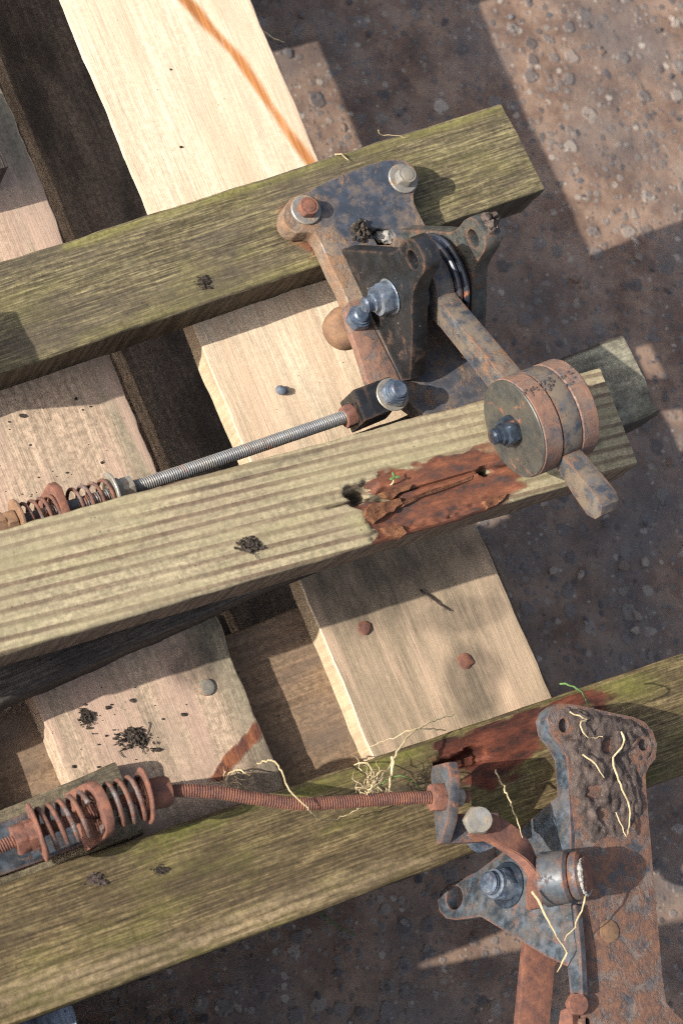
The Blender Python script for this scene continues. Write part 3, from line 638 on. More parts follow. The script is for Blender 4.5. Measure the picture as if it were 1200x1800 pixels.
T2U, T2L = ((0, 930), (1055, 645)), ((0, 1154), (1119, 817))
def fnT2(V, top, px, X, m):
    rotp = [(604, 868), (618, 852), (680, 832), (760, 806), (860, 784), (900, 792), (925, 830), (912, 858), (890, 890), (870, 925), (800, 955), (720, 985), (655, 995), (650, 920), (640, 900), (618, 884)]
    wob = nz(V, (90, 160, 0), 3., 3)
    sd = sdpoly(px, rotp) + wob * 9
    rot = soft(sd + 14 * nz(V, (40, 120, 0), 11., 3), np.where(px[:, 0] > 840, 46, 20))
    lip = soft(sd - 1, 4) * np.clip((760 - px[:, 0]) / 90, .15, 1)
    # layers: a split line steps down between two slabs of rotten wood
    split = sdline(px, [(575, 893), (620, 882), (690, 868), (760, 850), (830, 830), (900, 815)])
    hole = np.maximum(soft(np.hypot((px[:, 0] - 631) / 1.5, px[:, 1] - 868) - 9 + wob * 5, 9), soft(np.hypot((px[:, 0] - 853) / 1.2, px[:, 1] - 828) - 7 + wob * 3, 7))
    pit = soft(sdpoly(px, [(610, 860), (640, 846), (665, 858), (700, 862), (690, 888), (650, 884), (622, 884)]) + wob * 8, 12)
    upper = soft(sdpoly(px, [(640, 845), (680, 835), (860, 790), (900, 800), (900, 820), (700, 872), (690, 852)]), 10)
    low = soft(sdpoly(px, [(655, 905), (700, 880), (860, 840), (900, 850), (860, 885), (700, 945), (668, 945)]), 14)
    crack = soft(split - 1.2, 4)
    dz = -.0014 * lip - .0005 * upper - .0016 * low - .0125 * hole - .0055 * pit - .004 * crack * (px[:, 0] > 560) + lip * nz(V, (60, 160, 0), 8., 4) * .0011
    V[:, 2] += dz * top
    # splintered lower edge under the rot
    er = soft(sdpoly(px, [(660, 930), (860, 870), (900, 880), (720, 960), (660, 965)]), 30) * top * .5
    V[:, 2] -= er * np.abs(nz(V, (160, 200, 0), 5., 3)) * .006
    st = np.maximum.reduce([hole, .95 * crack * (px[:, 0] > 580), .75 * pit * (wob > -.1), .9 * soft(np.hypot(px[:, 0] - 1048, px[:, 1] - 778) - 6, 5),
        .55 * soft(np.hypot((px[:, 0] - 760) / 3.2, px[:, 1] - 905) - 6 + wob * 22, 26) * rot, .5 * soft(sdline(px, [(505, 893), (560, 880), (612, 870)]) - 2 + wob * 4, 8),
        .45 * soft(sdline(px, [(330, 862), (440, 832), (560, 792)]) - 3 + wob * 14, 10)])
    mo = np.maximum(.8 * soft(np.hypot((px[:, 0] - 640) / 2, px[:, 1] - 918) - 10, 30), .9 * soft(np.hypot((px[:, 0] - 912), px[:, 1] - 838) - 10, 18))
    return dict(stain=st * top, rust=np.clip(rot, 0, 1) * (V[:, 2] > -.006), moss=mo * top)
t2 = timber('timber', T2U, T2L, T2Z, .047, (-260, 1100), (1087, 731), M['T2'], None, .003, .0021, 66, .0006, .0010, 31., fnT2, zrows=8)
M['rot'] = mud_mat('flaking rotten wood', (.08, .034, .022), (.21, .095, .045), 150, .0025, .1)
for poly, h in (([(638, 898), (650, 888), (668, 884), (684, 880), (703, 876), (707, 886), (697, 893), (690, 901), (676, 906), (668, 914), (655, 921), (644, 914), (636, 908)], .0016),
                ([(664, 870), (684, 862), (705, 857), (724, 851), (716, 862), (700, 869), (688, 878), (672, 879)], .0022),
                ([(694, 886), (720, 874), (760, 861), (800, 849), (838, 836), (836, 843), (800, 857), (760, 871), (722, 882), (702, 893)], .0008),
                ([(846, 884), (866, 872), (888, 868), (884, 880), (868, 891), (852, 896)], .0012), ([(668, 930), (684, 922), (702, 926), (712, 938), (700, 950), (680, 946)], .0014)):
    b = MB(); P_ = [at((x + random.uniform(-2, 2), y + random.uniform(-2, 2)), T2Z - .0022) for x, y in poly]; c_ = sum(P_, Vector()) / len(P_)
    n_ = len(P_); rings = [P_, [p + (c_ - p) * .12 + UP * (h + .0022 + random.uniform(-.0005, .0007)) for p in P_], [p + (c_ - p) * .55 + UP * (h + .0018 + random.uniform(-.0008, .0008)) for p in P_]]
    vs = [p for r_ in rings for p in r_] + [c_ + UP * (h + .0020)]; fs = []
    for q in range(2): fs += [(q * n_ + i, q * n_ + (i + 1) % n_, (q + 1) * n_ + (i + 1) % n_, (q + 1) * n_ + i) for i in range(n_)]
    fs += [(2 * n_ + i, 2 * n_ + (i + 1) % n_, 3 * n_) for i in range(n_)]
    b.add(vs, fs); bmesh.ops.recalc_face_normals(b.bm, faces=b.bm.faces)
    bpy.context.view_layer.update(); b.build('rotten_flake', M['rot'], t2, 20)
tag(t2, 'pale khaki timber with bold brown grain stripes and a red rotten patch', 'timber')

def fnT2b(V, top, px, X, m):
    w = soft(sdpoly(px, [(1090, 690), (1170, 660), (1220, 760), (1120, 800)]), 20)
    V[:, 2] -= (w * top * (.006 + .004 * np.abs(nz(V, (60, 60, 0), 2., 3)))) * np.clip((V[:, 1] * -1) / .04, 0, 1)
    mo = soft(sdpoly(px, [(950, 640), (1095, 580), (1200, 720), (1180, 790), (1080, 760), (980, 700)]), 20)
    return dict(grey=mo * top * np.clip(.8 + .4 * nz(V, (30, 90, 0), 6., 3), 0, 1), moss=mo * top * .3, stain=.25 * soft(sdline(px, [(0, 1210), (600, 985)]) - 20, 40) * top)  # pale worn end, its grey brightened further in place of missing sunlight
t2b = timber('timber', ((958, 637), (1092, 587)), ((0, 1240), (1168, 722)), T2BZ, .043, (-260, 1290), (1130, 660), M['T2b'], None, .004, .004, 36, .0012, .0014, 41., fnT2b)
tag(t2b, 'dark damp timber pinned under the striped timber, its green end sticking out past it', 'timber')

T3U, T3L = ((30, 1545), (1200, 1147)), ((200, 1738), (1200, 1362))
def fnT3(V, top, px, X, m):
    wob = nz(V, (60, 110, 0), 4., 3)
    rot = soft(sdpoly(px, [(740, 1312), (860, 1262), (960, 1222), (1020, 1200), (1080, 1225), (1050, 1250), (960, 1270), (950, 1330), (860, 1385), (800, 1360)]) + wob * 22, 34)
    slot = soft(sdpoly(px, [(765, 1345), (800, 1330), (838, 1315), (862, 1322), (842, 1340), (800, 1352), (775, 1358)]) + wob * 10, 9)
    V[:, 2] -= (slot * .014 + .0015 * rot) * top
    # waney lower edge at the left
    e = np.clip((-V[:, 1] - .030) / .02, 0, 1) * np.clip((420 - px[:, 0]) / 420, 0, 1)
    V[:, 2] -= e ** 2 * .012 * top
    st = np.maximum(slot, .5 * soft(sdline(px, [(640, 1395), (800, 1375), (980, 1330)]) - 8 + wob * 30, 40))
    gr = soft(sdpoly(px, [(-200, 1745), (0, 1722), (150, 1690), (330, 1640), (520, 1560), (760, 1500), (780, 1530), (400, 1680), (0, 1850), (-200, 1900)]) + wob * 16, 26) * (.55 + .45 * np.sin(V[:, 1] * 900 + V[:, 0] * 4 + wob * 2))
    mo = .9 * soft(sdline(px, [(250, 1480), (600, 1362), (740, 1310)]) - 10 + wob * 20, 40) + .8 * soft(np.hypot((px[:, 0] - 1100) / 2.2, px[:, 1] - 1205) - 20, 40)
    return dict(grey=gr * top, rust=rot * top, stain=np.clip(st, 0, 1) * top, moss=np.clip(mo, 0, 1) * top)
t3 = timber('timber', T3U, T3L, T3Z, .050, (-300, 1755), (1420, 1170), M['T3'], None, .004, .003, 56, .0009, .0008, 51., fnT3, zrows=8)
tag(t3, 'green stained timber along the lower edge of the pallet with a dark red rotten stretch', 'timber')

# short lichen-grown offcut under the rusty springs, with its blue steel strap
st_d = (at((180, 1352), DECK + .03) - at((0, 1425), DECK + .03)).normalized()
off = thing('timber_offcut', at((60, 1450), DECK), st_d, 'short lichen covered timber end with blue grey strap under the rusty springs', 'timber offcut')
timber('timber', ((0, 1424), (198, 1342)), ((0, 1560), (262, 1462)), DECK + .022, .022, (-250, 1600), (229, 1403), M['T3b'], off, .003, .003, 28, .0016, .0016, 61.)

# ------------------------------------------------------------------ bolts and other small hardware
def bolt(parent, base, axis, r, h, mat, washer=None, wmat=None, name='bolt', rot=.2, stud=None, u=None, crown=False):
    """hex head or nut with its washer and, for a nut, the thread end standing out"""
    base = Vector(base); axis = Vector(axis).normalized(); b = MB(); z = 0
    if washer:
        w = MB(); w.disc(base, axis, washer[0], washer[1], .0006, 32)
        w.build('washer', wmat or mat, parent); z = washer[1]
    b.hexnut(base + axis * z, axis, r, h, rot, u)
    if crown: b.lathe(base + axis * (z + h - .0004), axis, [(0, r * .66), (.0008, r * .64), (.0012, r * .5)], 20)
    if stud:
        b.lathe(base + axis * (z + h - .0005), axis, [(0, stud[0] * 1.25), (stud[1] * .35, stud[0] * 1.22), (stud[1] * .4, stud[0]), (stud[1] * .55, stud[0] * .94), (stud[1] * .62, stud[0]), (stud[1] * .78, stud[0] * .94), (stud[1] * .85, stud[0]), (stud[1], stud[0] * .8)], 24)
    return b.build(name, mat, parent)

# ------------------------------------------------------------------ crank bracket on the upper timber
PZ = T1Z + .017
S = t1d                                                   # pivot axis, along the timber
base0, base1 = at((598, 438), PZ), at((712, 670), PZ)
T = (base1 - base0).normalized(); T = (T - T.dot(S) * S).normalized()       # along the plate, down the picture
plate_px = [(497, 378), (500, 363), (510, 350), (524, 342), (543, 335), (585, 313), (627, 297), (660, 285), (690, 278), (712, 281), (728, 292), (736, 311), (733, 328), (727, 342), (728, 355), (735, 371), (746, 392),
            (790, 470), (850, 590), (892, 668), (900, 690), (760, 740), (706, 700), (668, 640), (640, 585), (622, 556), (608, 524), (598, 500), (584, 474), (572, 446), (562, 424), (552, 410), (540, 408), (522, 410), (507, 402), (499, 392)]
plate = [at(p, PZ) for p in plate_px]
hole_px = [(652, 408), (664, 401), (686, 403), (694, 414), (690, 430), (664, 430)]
_pc = fr1.matrix_world.inverted() @ at((640, 350), PZ)
M['iron_plate'] = metal('rust rimmed iron plate', edge=.5, paint=(.03, .038, .052), amt=.30, dust_amt=.40, seed=1, blue=(.045, .058, .082), dust=(.215, .155, .105), rust=((.215, .125, .07), (.165, .10, .062), (.115, .08, .06)), rough=.55, patch=((_pc.x, _pc.y, _pc.z), .040))
b = MB(); b.prism(plate, -UP, .0165, [[at(p, PZ) for p in hole_px]], .0022, 3)
bp = b.build('base_plate', M['iron_plate'], fr1)
h1 = at((537, 370), PZ); h2 = at((707, 315), PZ)
bolt(bp, h1, UP, .0078, .0072, M['rust'], (.0118, .0022), M['galv_pale'], rot=.4, crown=True)
bolt(bp, h2, UP + S * .04, .0080, .0078, M['galv_pale'], (.0120, .0022), M['galv_pale'], rot=.1, crown=True)
# cheeks: outline measured on the vertical plane through the foot line
nS = S
def vp(p, s): return on_plane(p, base0 + S * s, nS)
ck_px = [(598, 438), (626, 440), (660, 442), (682, 445), (692, 442), (700, 434), (708, 423), (718, 418), (728, 424), (738, 438), (745, 454), (747, 468), (744, 480), (738, 490), (730, 503), (725, 518), (724, 545), (724, 600), (721, 668), (707, 670)]
ck = [vp(p, 0) for p in ck_px]
eh = vp((724, 457), 0)
def ring(c, r, n=18, ax=None):
    ax = ax or nS; u = UP - UP.dot(ax) * ax; u.normalize(); w = ax.cross(u); return [c + (u * math.cos(2 * math.pi * i / n) + w * math.sin(2 * math.pi * i / n)) * r for i in range(n)]
# distance to the second cheek, from its own eye
best = min((abs(proj(eh + S * d)[0] - 830), d) for d in np.arange(.03, .09, .0005))[1]
SPAN = best; CT = .014
for i, sh in enumerate((0, SPAN)):
    b = MB(); b.prism([p + S * sh - UP * (.001 if p.z < PZ + .002 else 0) for p in ck], S, CT, [ring(eh + S * sh, .0068)], .0016, 2)
    c = b.build('cheek', M['iron_black'] if i == 0 else M['iron_cheek'], fr1)
    if i: c['label'] = 'dusty cheek plate with soil caught on its eye'
    else: ck0 = c
pv = vp((685, 521), 0)                                    # pivot
bolt(ck0, pv - S * .0002, -S, .0128, .0105, M['galv'], (.0138, .0012), M['galv'], 'nut', rot=.15, stud=(.0060, .0115))
b = MB(); b.lathe(pv - S * .002, S, [(0, .006), (SPAN + CT + .01, .006)], 18); b.build('pivot_pin', M['chrome'], fr1)
LT = .0150; ls = CT + (SPAN - CT - LT) / 2 - .002         # lever's left face
pl = pv + S * ls
# washers either side of the lever
b = MB(); b.disc(pl - S * (ls - CT) * .75, S, .020, .006); b.build('washer', M['galv'], fr1)
b = MB(); b.disc(pl + S * (LT + .001), S, .031, .004, .0012, 48); b.disc(pl + S * (LT + .0055), S, .034, .0035, .0012, 48); b.build('washer', M['washer_black'], fr1)
# lever outline on its own plane: boss, bar, middle disc, tail
def lp(p): return vp(p, ls)
def tz(P): d = P - base0; return np.array([d.dot(T), d.z])
FT, RT = .0165, .0150                                     # front and rear weight thickness
cw_front = vp((903, 754), ls - FT)
RW = .5 * (sum((vp(p, ls - FT) - cw_front).length for p in ((880, 665), (937, 842), (850, 707), (955, 800))) / 4 * 2)
cw = cw_front + S * FT
def arc(c, r, a0, a1, n=16): return [c + T * (r * math.cos(a0 + (a1 - a0) * i / n)) + UP * (r * math.sin(a0 + (a1 - a0) * i / n)) for i in range(n + 1)]
def angof(c, P): d = P - c; return math.atan2(d.z, d.dot(T))
BR_ = .027
bt0, bt1, bb1, bb0 = lp((777, 535)), lp((884, 662)), lp((857, 680)), lp((773, 575))
tl = [lp(p) for p in ((985, 797), (1030, 850), (1050, 875), (1057, 892), (1055, 907), (1045, 913), (1031, 905), (1005, 868), (980, 826))]
aT = angof(cw, bt1); aS, aE, aB = angof(cw, tl[0]), angof(cw, tl[-1]), angof(cw, bb1)
def unwrap_dec(a, ref):
    while a > ref: a -= 2 * math.pi
    return a
aS = unwrap_dec(aS, aT); aE = unwrap_dec(aE, aS); aB = unwrap_dec(aB, aE)
a0 = angof(pl, bb0); a1 = unwrap_dec(angof(pl, bt0), a0)
outl = arc(pl, BR_, a0 - .15, a1 + .1, 22) + [bt0, bt1] + arc(cw, RW * .997, aT - .04, aS + .02, 14) + tl + arc(cw, RW * .997, aE - .02, aB + .04, 18) + [bb1, bb0]
b = MB(); b.prism(outl, S, LT, (), .0012, 2)
lev = b.build('lever', M['iron_lever'], fr1)
b = MB(); b.disc(cw_front, S, RW, FT - .0006, .0012, 72); wf = b.build('weight', M['iron_weight'], fr1)
b = MB(); b.disc(cw_front - S * .0008, S, RW * .985, .002, .0006, 72); b.build('face_plate', M['iron_face'], wf)
b = MB(); b.disc(cw + S * (LT + .0006), S, RW * 1.0, RT, .0012, 72); wr = b.build('weight', M['iron_weight'], fr1)
bolt(wf, cw_front - S * .0010, -S, .0112, .0085, M['chrome'], None, None, 'nut', rot=.3, stud=(.0058, .010))
b = MB()
for i in range(40):
    a = random.gauss(2.02, .07); s_ = random.uniform(-FT, LT + RT * .9); p = cw + S * s_ + T * (RW * math.cos(a)) + UP * (RW * math.sin(a))
    b.blob(p, random.uniform(.0005, .0016), None, .0008, 1, .5, 2, i)
b.build('dirt_crust', M['mud'], wr)
# soil caught on the far eye and in the plate hole
b = MB()
for i in range(26):
    p = eh + S * (SPAN + random.uniform(.006, .015)) + UP * random.uniform(.006, .020) + T * random.uniform(-.008, .004); b.blob(p, random.uniform(.0015, .004), None, None, 2, .6, 2, i)
b.build('soil_clump', M['mud'], fr1)
b = MB()
for i in range(40):
    p = at((634 + random.gauss(0, 7), 406 + random.gauss(0, 7)), PZ + random.uniform(0, .006)); b.blob(p, random.uniform(.001, .0028), None, None, 1, .6, 2, i)
o = b.build('soil_clod', M['soil']); tag(o, 'dark crumb of dry soil on the bolted plate behind the black cheek', 'soil clod')
b = MB(); b.blob(at((676, 416), PZ - .007), .008, .006, .005, 3, .3, 2, 4); o = b.build('stone', M['lime']); tag(o, 'whitish lump sitting in the hole of the bolted plate', 'stone')
# link arm with its two nuts and the round spacer under it
LZ = PZ + .001
lk = [at(p, LZ) for p in ((606, 540), (616, 528), (634, 527), (648, 540), (655, 572), (676, 614), (697, 655), (712, 690), (690, 712), (668, 705), (645, 668), (628, 612), (612, 570))]
b = MB(); b.prism(lk, -UP, .009, (), .001, 2); arm = b.build('link_arm', M['iron_weight'], fr1)
bolt(arm, at((628, 562), LZ), UP + S * -.1, .0098, .0085, M['galv'], None, None, 'nut', rot=.5, stud=(.0058, .0065))
b = MB(); q = at((616, 566), LZ - .010) - UP * .020
b.lathe(q, UP, [(0, .0150), (.002, .0160), (.011, .0162), (.015, .0150), (.018, .0120), (.0198, .007)], 40); b.build('spacer', M['rust_tan'], fr1)
# plain box added unseen beyond the left edge to shadow timber and board
b = MB(); lft = at((-210, 640), T1Z); b.prism([lft + S * x + T * y + UP * .0003 for x, y in ((-.03, -.034), (0, -.034), (0, .020), (-.03, .020))], UP, .066, (), .002)
b.build('shadow_box', M['iron'], fr1)
# clevis block and threaded rod
CZ = LZ + .012
ctop = [at(p, CZ) for p in ((620, 685), (682, 662), (700, 668), (711, 684), (710, 704), (700, 716), (642, 740))]
b = MB(); b.prism(ctop, -UP, .007, (), .001, 2); b.prism([p - UP * .022 for p in ctop], -UP, .007, (), .001, 2)
e0, e1 = ctop[0], ctop[-1]; dd = (ctop[1] - ctop[0]).normalized(); dd.z = 0
b.prism([e0 + dd * .0002 - UP * .0002, e1 + dd * .0002 - UP * .0002, e1 + dd * .009 - UP * .0002, e0 + dd * .009 - UP * .0002], -UP, .0285, (), .001, 2)
cl = b.build('clevis', M['iron_black'], fr1)
bolt(cl, at((689, 694), CZ), UP + S * .05, .0105, .0070, M['galv'], (.0128, .0012), M['galv_pale'], 'nut', rot=.2, stud=(.0066, .0065))
RZ1 = CZ - .0150
r0 = (e0 + e1) / 2; r0.z = RZ1; r0 = r0 + (e0 - e1).normalized() * -.002
p_a, p_b = at((235, 857), RZ1), at((-160, 975), RZ1)
b = MB(); b.thread([r0 + dd * .004, p_a, p_b], .0051, .0017, .0008); rod1 = b.build('threaded_rod', M['rod'], fr1)
ax1 = (p_b - p_a).normalized()
bolt(cl, r0 - dd * .0002, -dd, .0090, .0075, M['rust'], None, None, 'nut', rot=.2)
def along1(px): 
    t = min(np.arange(0, .4, .0005), key=lambda d: abs(proj(p_a + ax1 * d)[0] - px)); return p_a + ax1 * float(t)
b = MB(); b.hexnut(along1(232), ax1, .0098, .0085, .1); b.hexnut(along1(213), ax1, .0100, .0070, .5); b.build('nut', M['galv_pale'], rod1)
b = MB(); b.disc(along1(200), ax1, .0155, .0022, .0006); b.build('washer', M['galv_pale'], rod1)
b = MB(); b.spring(along1(196), along1(124), .0112, .0013, 4, .3); b.build('spring', M['rust_spring'], rod1)
b = MB(); b.spring(along1(100), along1(38), .0112, .0013, 4, .9); b.build('spring', M['rust_spring'], rod1)
b = MB(); b.disc(along1(36), ax1, .0160, .0025, .0006); b.build('washer', M['rust_tan'], rod1)
b = MB(); b.hexnut(along1(28), ax1, .0100, .0080, .1); b.hexnut(along1(10), ax1, .0100, .0080, .4); b.build('nut', M['rust_tan'], rod1)
# lug between the springs, rising from a strap hidden below
lc = along1(112); wv = UP.cross(ax1); 
b = MB(); b.prism([lc + wv * x + UP * z for x, z in ((-.017, -.04), (.017, -.04), (.019, .004), (.012, .0135), (-.012, .0135), (-.019, .004))], ax1, .006, (), .001, 2)
b.build('lug', M['rust'], fr1)

# ------------------------------------------------------------------ second crank bracket, loose on the lowest timber
K0, K1 = at((1000, 1385), .296), at((1010, 1690), .296)
t2d = (K1 - K0).normalized(); s2 = UP.cross(t2d).normalized()
if s2.x < 0: s2 = -s2
TH = math.radians(8)
np_ = (UP * math.cos(TH) + s2 * math.sin(TH)).normalized()         # plate normal
pd2 = (s2 * math.cos(math.radians(20)) - UP * math.sin(math.radians(20))).normalized()   # normal of the splayed cheek
br2 = thing('crank_bracket', at((1060, 1420), T3Z), s2, 'mud caked crank bracket on the lowest timber, with bent rusty rod and springs', 'crank bracket')
def pp(p): return on_plane(p, K0, np_)
def cp(p): return on_plane(p, K0, pd2)
pl2_px = [(962, 1262), (968, 1247), (982, 1236), (1012, 1239), (1050, 1247), (1085, 1255), (1112, 1260), (1132, 1269), (1146, 1285), (1154, 1309), (1151, 1334), (1140, 1347), (1134, 1360), (1135, 1390), (1140, 1450), (1144, 1495), (1150, 1571), (1157, 1642), (1163, 1715), (1170, 1763), (1184, 1780), (1206, 1800), (1240, 1850), (1030, 1860), (1026, 1721), (1021, 1670), (1018, 1600), (1012, 1540), (1006, 1470), (1002, 1412), (1000, 1375), (996, 1330), (983, 1308), (967, 1287)]
b = MB(); b.prism([pp(p) for p in pl2_px], -np_, .0160, [[pp((990 + 9 * math.cos(i / 14 * 6.283), 1275 + 13 * math.sin(i / 14 * 6.283))) for i in range(14)], [pp((1130 + 9 * math.cos(i / 14 * 6.283), 1309 + 11 * math.sin(i / 14 * 6.283))) for i in range(14)],
    [pp((1030 + 9 * math.cos(i / 14 * 6.283), 1796 + 8 * math.sin(i / 14 * 6.283))) for i in range(14)]], .002, 3)
bp2 = b.build('base_plate', M['iron_low'], br2)
bp2.data.materials.append(M['iron_blue']); _l = br2.matrix_world.to_3x3().inverted() @ pd2
for _p in bp2.data.polygons:
    if _p.normal.dot(_l) < -.55: _p.material_index = 1
b = MB(); b.lathe(pp((1070, 1637)), np_, [(-.002, .0080), (.0006, .0078), (.0010, .006)], 24); b.build('plug', M['rust_tan'], bp2)
fl_px = [(1000, 1383), (960, 1415), (922, 1450), (905, 1478), (878, 1502), (838, 1532), (808, 1546), (786, 1556), (774, 1568), (769, 1584), (772, 1602), (784, 1615), (800, 1618), (845, 1612), (900, 1645), (960, 1682), (998, 1700), (1006, 1640), (1006, 1560), (1004, 1470)]
fl = [cp(p) for p in fl_px]
hc = cp((799, 1578))
b = MB(); b.prism([p - pd2 * .0006 for p in fl], pd2, .010, [[hc - pd2 * .0006 + (q - hc) for q in ring(hc, .0085, 18, pd2)]], .0012, 2)
ck2 = b.build('cheek', M['iron_blue'], br2)
hv = cp((893, 1556))
bolt(ck2, hv - pd2 * .0006, -pd2, .0125, .009, M['galv'], (.0165, .002), M['chrome'], 'nut', rot=.3, stud=(.0085, .010))
# side strip, the upright flange along the plate's left edge
b = MB(); b.prism([cp(p) - pd2 * .0012 for p in ((984, 1590), (1014, 1590), (1021, 1670), (1025, 1749), (1003, 1750), (996, 1690), (988, 1640))], pd2, .006, (), .0008, 1); b.build('flange', M['iron_blue'], br2)
b = MB(); b.prism([cp(p) - pd2 * .0010 for p in ((985, 1775), (1005, 1768), (1008, 1850), (975, 1850))], pd2, .008, (), .0008, 1)
b.hexnut(cp((1010, 1766)), UP, .008, .006, .2); b.build('stop_nut', M['rust'], br2)
# hub with its pin
hax = (s2 * .74 + UP * .62 - t2d * .05).normalized(); hc0 = at((974, 1543), .305)
b = MB(); b.disc(hc0 - hax * .010, hax, .0182, .022, .0022, 40); b.disc(hc0 + hax * .0122, hax, .0165, .008, .002, 40); b.build('hub', M['iron_mixed'], br2)
b = MB(); b.lathe(hc0 + hax * .019, hax, [(0, .0125), (.004, .0122), (.0055, .0100), (.006, .006)], 32); pin = b.build('pin', M['rust'], br2)
b = MB()
u = (UP - UP.dot(hax) * hax).normalized(); w = hax.cross(u)
b.tube([hc0 + hax * (.0212 + .0012 * mnoise.noise(Vector((i * .6, 1, 0)))) + (u * math.cos(i / 60 * 3.9 - .9) + w * math.sin(i / 60 * 3.9 - .9)) * (.0133 + .0011 * mnoise.noise(Vector((i * .45, 7, 0)))) for i in range(60)],
       lambda t: (.0013 + .0006 * math.sin(t * 9)) * min(1, 6 * t, 6 * (1 - t)) + .0002, 8, True, .10)
b.build('lime_crust', M['lime'], pin)
# curved arm, flat at the bolt and on edge at the hub
cz = .306
path = smooth([at((826, 1447), cz), at((858, 1455), cz), (at((892, 1474), cz)), at((918, 1498), cz), at((934, 1530), cz - .002), at((938, 1565), cz - .006), at((939, 1598), cz - .012)], .004)
vs, fs = [], []; m = len(path)
for i, p in enumerate(path):
    d = (path[min(i + 1, m - 1)] - path[max(i - 1, 0)]).normalized(); t = i / (m - 1)
    sd = UP.cross(d).normalized(); tw = math.radians(12 + 66 * min(1, max(0, (t - .35) / .45))); w = (sd * math.cos(tw) - UP * math.sin(tw)).normalized(); n_ = d.cross(w).normalized()
    hw, ht = .0095, .0038
    for a, c in ((-1, -1), (1, -1), (1, 1), (-1, 1)): vs.append(p + w * hw * a + n_ * ht * c)
for i in range(m - 1):
    for k_ in range(4): fs.append((i * 4 + k_, i * 4 + (k_ + 1) % 4, i * 4 + 4 + (k_ + 1) % 4, i * 4 + 4 + k_))
fs += [(3, 2, 1, 0), tuple((m - 1) * 4 + k_ for k_ in range(4))]
b = MB(); b.add(vs, fs); bmesh.ops.recalc_face_normals(b.bm, faces=b.bm.faces)
ed = [e for e in b.bm.edges if e.calc_face_angle(0) > .8]; bmesh.ops.bevel(b.bm, geom=ed, offset=.0008, segments=2, affect='EDGES', clamp_overlap=True)
carm = b.build('curved_arm', M['rust'], br2)
bolt(carm, at((836, 1444), cz + .004), UP + s2 * -.12, .0100, .0095, M['galv_pale'], None, None, 'bolt', rot=.25)
# clevis plate standing across the rod, with a leg running to the bolt
RZ2 = .292
rp = [((-90, 1528), .273), ((20, 1481), .276), ((110, 1447), .281), ((200, 1413), .286), ((300, 1391), .289), ((380, 1393), .291), ((450, 1404), .292), ((530, 1413), .292), ((620, 1409), .292), ((690, 1404), .292), ((757, 1402), .292)]
rp = [at(p, z) for p, z in rp]
rdir = (rp[-1] - rp[-2]).normalized(); rw = UP.cross(rdir).normalized()
b = MB(); b.thread(rp + [rp[-1] + rdir * .028], .0047, .0018, .0010, 16); rod2 = b.build('threaded_rod', M['rust'], br2)
c0 = rp[-1] + rdir * .0085
b = MB(); b.prism([c0 + rw * x + UP * z for x, z in ((.024, -.014), (.022, .014), (.012, .018), (-.016, .006), (-.030, -.010), (-.030, -.018), (.018, -.018))], rdir, .0075, (), .001, 2)
q0 = c0 - rw * .030 - UP * .018
b.prism([q0 + rdir * .0004 - rw * .0002, q0 + rdir * .046, q0 + rdir * .046 + rw * .020, q0 + rdir * .0004 + rw * .020], UP, .007, (), .001, 2)
cl2 = b.build('clevis', M['iron_mixed'], br2)
bolt(cl2, c0 - rdir * .0002, -rdir, .0105, .0085, M['rust'], None, None, 'nut', rot=.2)
b = MB(); b.lathe(c0 + rdir * .0075, rdir, [(0, .0070), (.006, .0068), (.008, .005)], 20); b.build('rod_end', M['galv_pale'], cl2)
bolt(cl2, q0 + rdir * .036 + rw * .004 - UP * .001, -UP, .0105, .009, M['galv'], None, None, 'nut', rot=.4)
# rusty springs either side of the lug
RS = smooth(rp, .002)
def rod_at(px):
    i = min(range(1, len(RS) - 1), key=lambda j: abs(proj(RS[j])[0] - px)); return RS[i], (RS[i + 1] - RS[i - 1]).normalized()
def rspring(xa, xb, R, turns, ph):
    P, _ = rod_at(xa); Q, _ = rod_at(xb); b = MB(); b.spring(P, Q, R, .0017, turns, ph); return b.build('spring', M['rust_spring'], rod2)
rspring(64, 158, .0142, 5.0, .5); rspring(170, 252, .0146, 4.6, 1.8)
for xa, h, n_ in ((28, .009, 1), (48, .0085, 1), (262, .0135, 1)):
    P, d = rod_at(xa); b = MB(); b.hexnut(P, d, .0108 if xa < 100 else .0105, h, .3 + xa); b.build('nut', M['rust'], rod2)
for xa in (62, 256):
    P, d = rod_at(xa); b = MB(); b.disc(P, d, .0200 if xa < 100 else .0190, .0022, .0006); b.build('washer', M['rust'], rod2)
# steel strap and its lug on the offcut
SZ = DECK + .0260
b = MB(); b.prism([at(p, SZ) for p in ((-200, 1520), (0, 1446), (60, 1424), (150, 1392), (178, 1474), (120, 1497), (0, 1540), (-200, 1612))], -UP, .0036, (), .0008, 2)
b.build('strap', M['iron_blue'], off)
P, d = rod_at(166); w = UP.cross(d).normalized()
b = MB(); zt = P.z
prof = [(-.021, SZ - zt), (-.019, -.002), (-.0165, .007), (-.011, .0145), (-.004, .0175), (.004, .0175), (.011, .0145), (.0165, .007), (.019, -.002), (.021, SZ - zt)]
b.prism([P + w * x + UP * z for x, z in prof], d, .0060, [[P + w * (.0075 * math.cos(i / 16 * 6.283)) + UP * (.0075 * math.sin(i / 16 * 6.283)) for i in range(16)]], .001, 2); b.build('lug', M['rust'], off)
# rusty flat bar beneath
fz = .20
b = MB(); b.prism([at(p, fz) for p in ((925, 1655), (940, 1640), (1000, 1660), (975, 1700), (960, 1860), (905, 1860))], -UP, .010, (), .001, 2); b.build('flat_bar', M['rust'], br2)
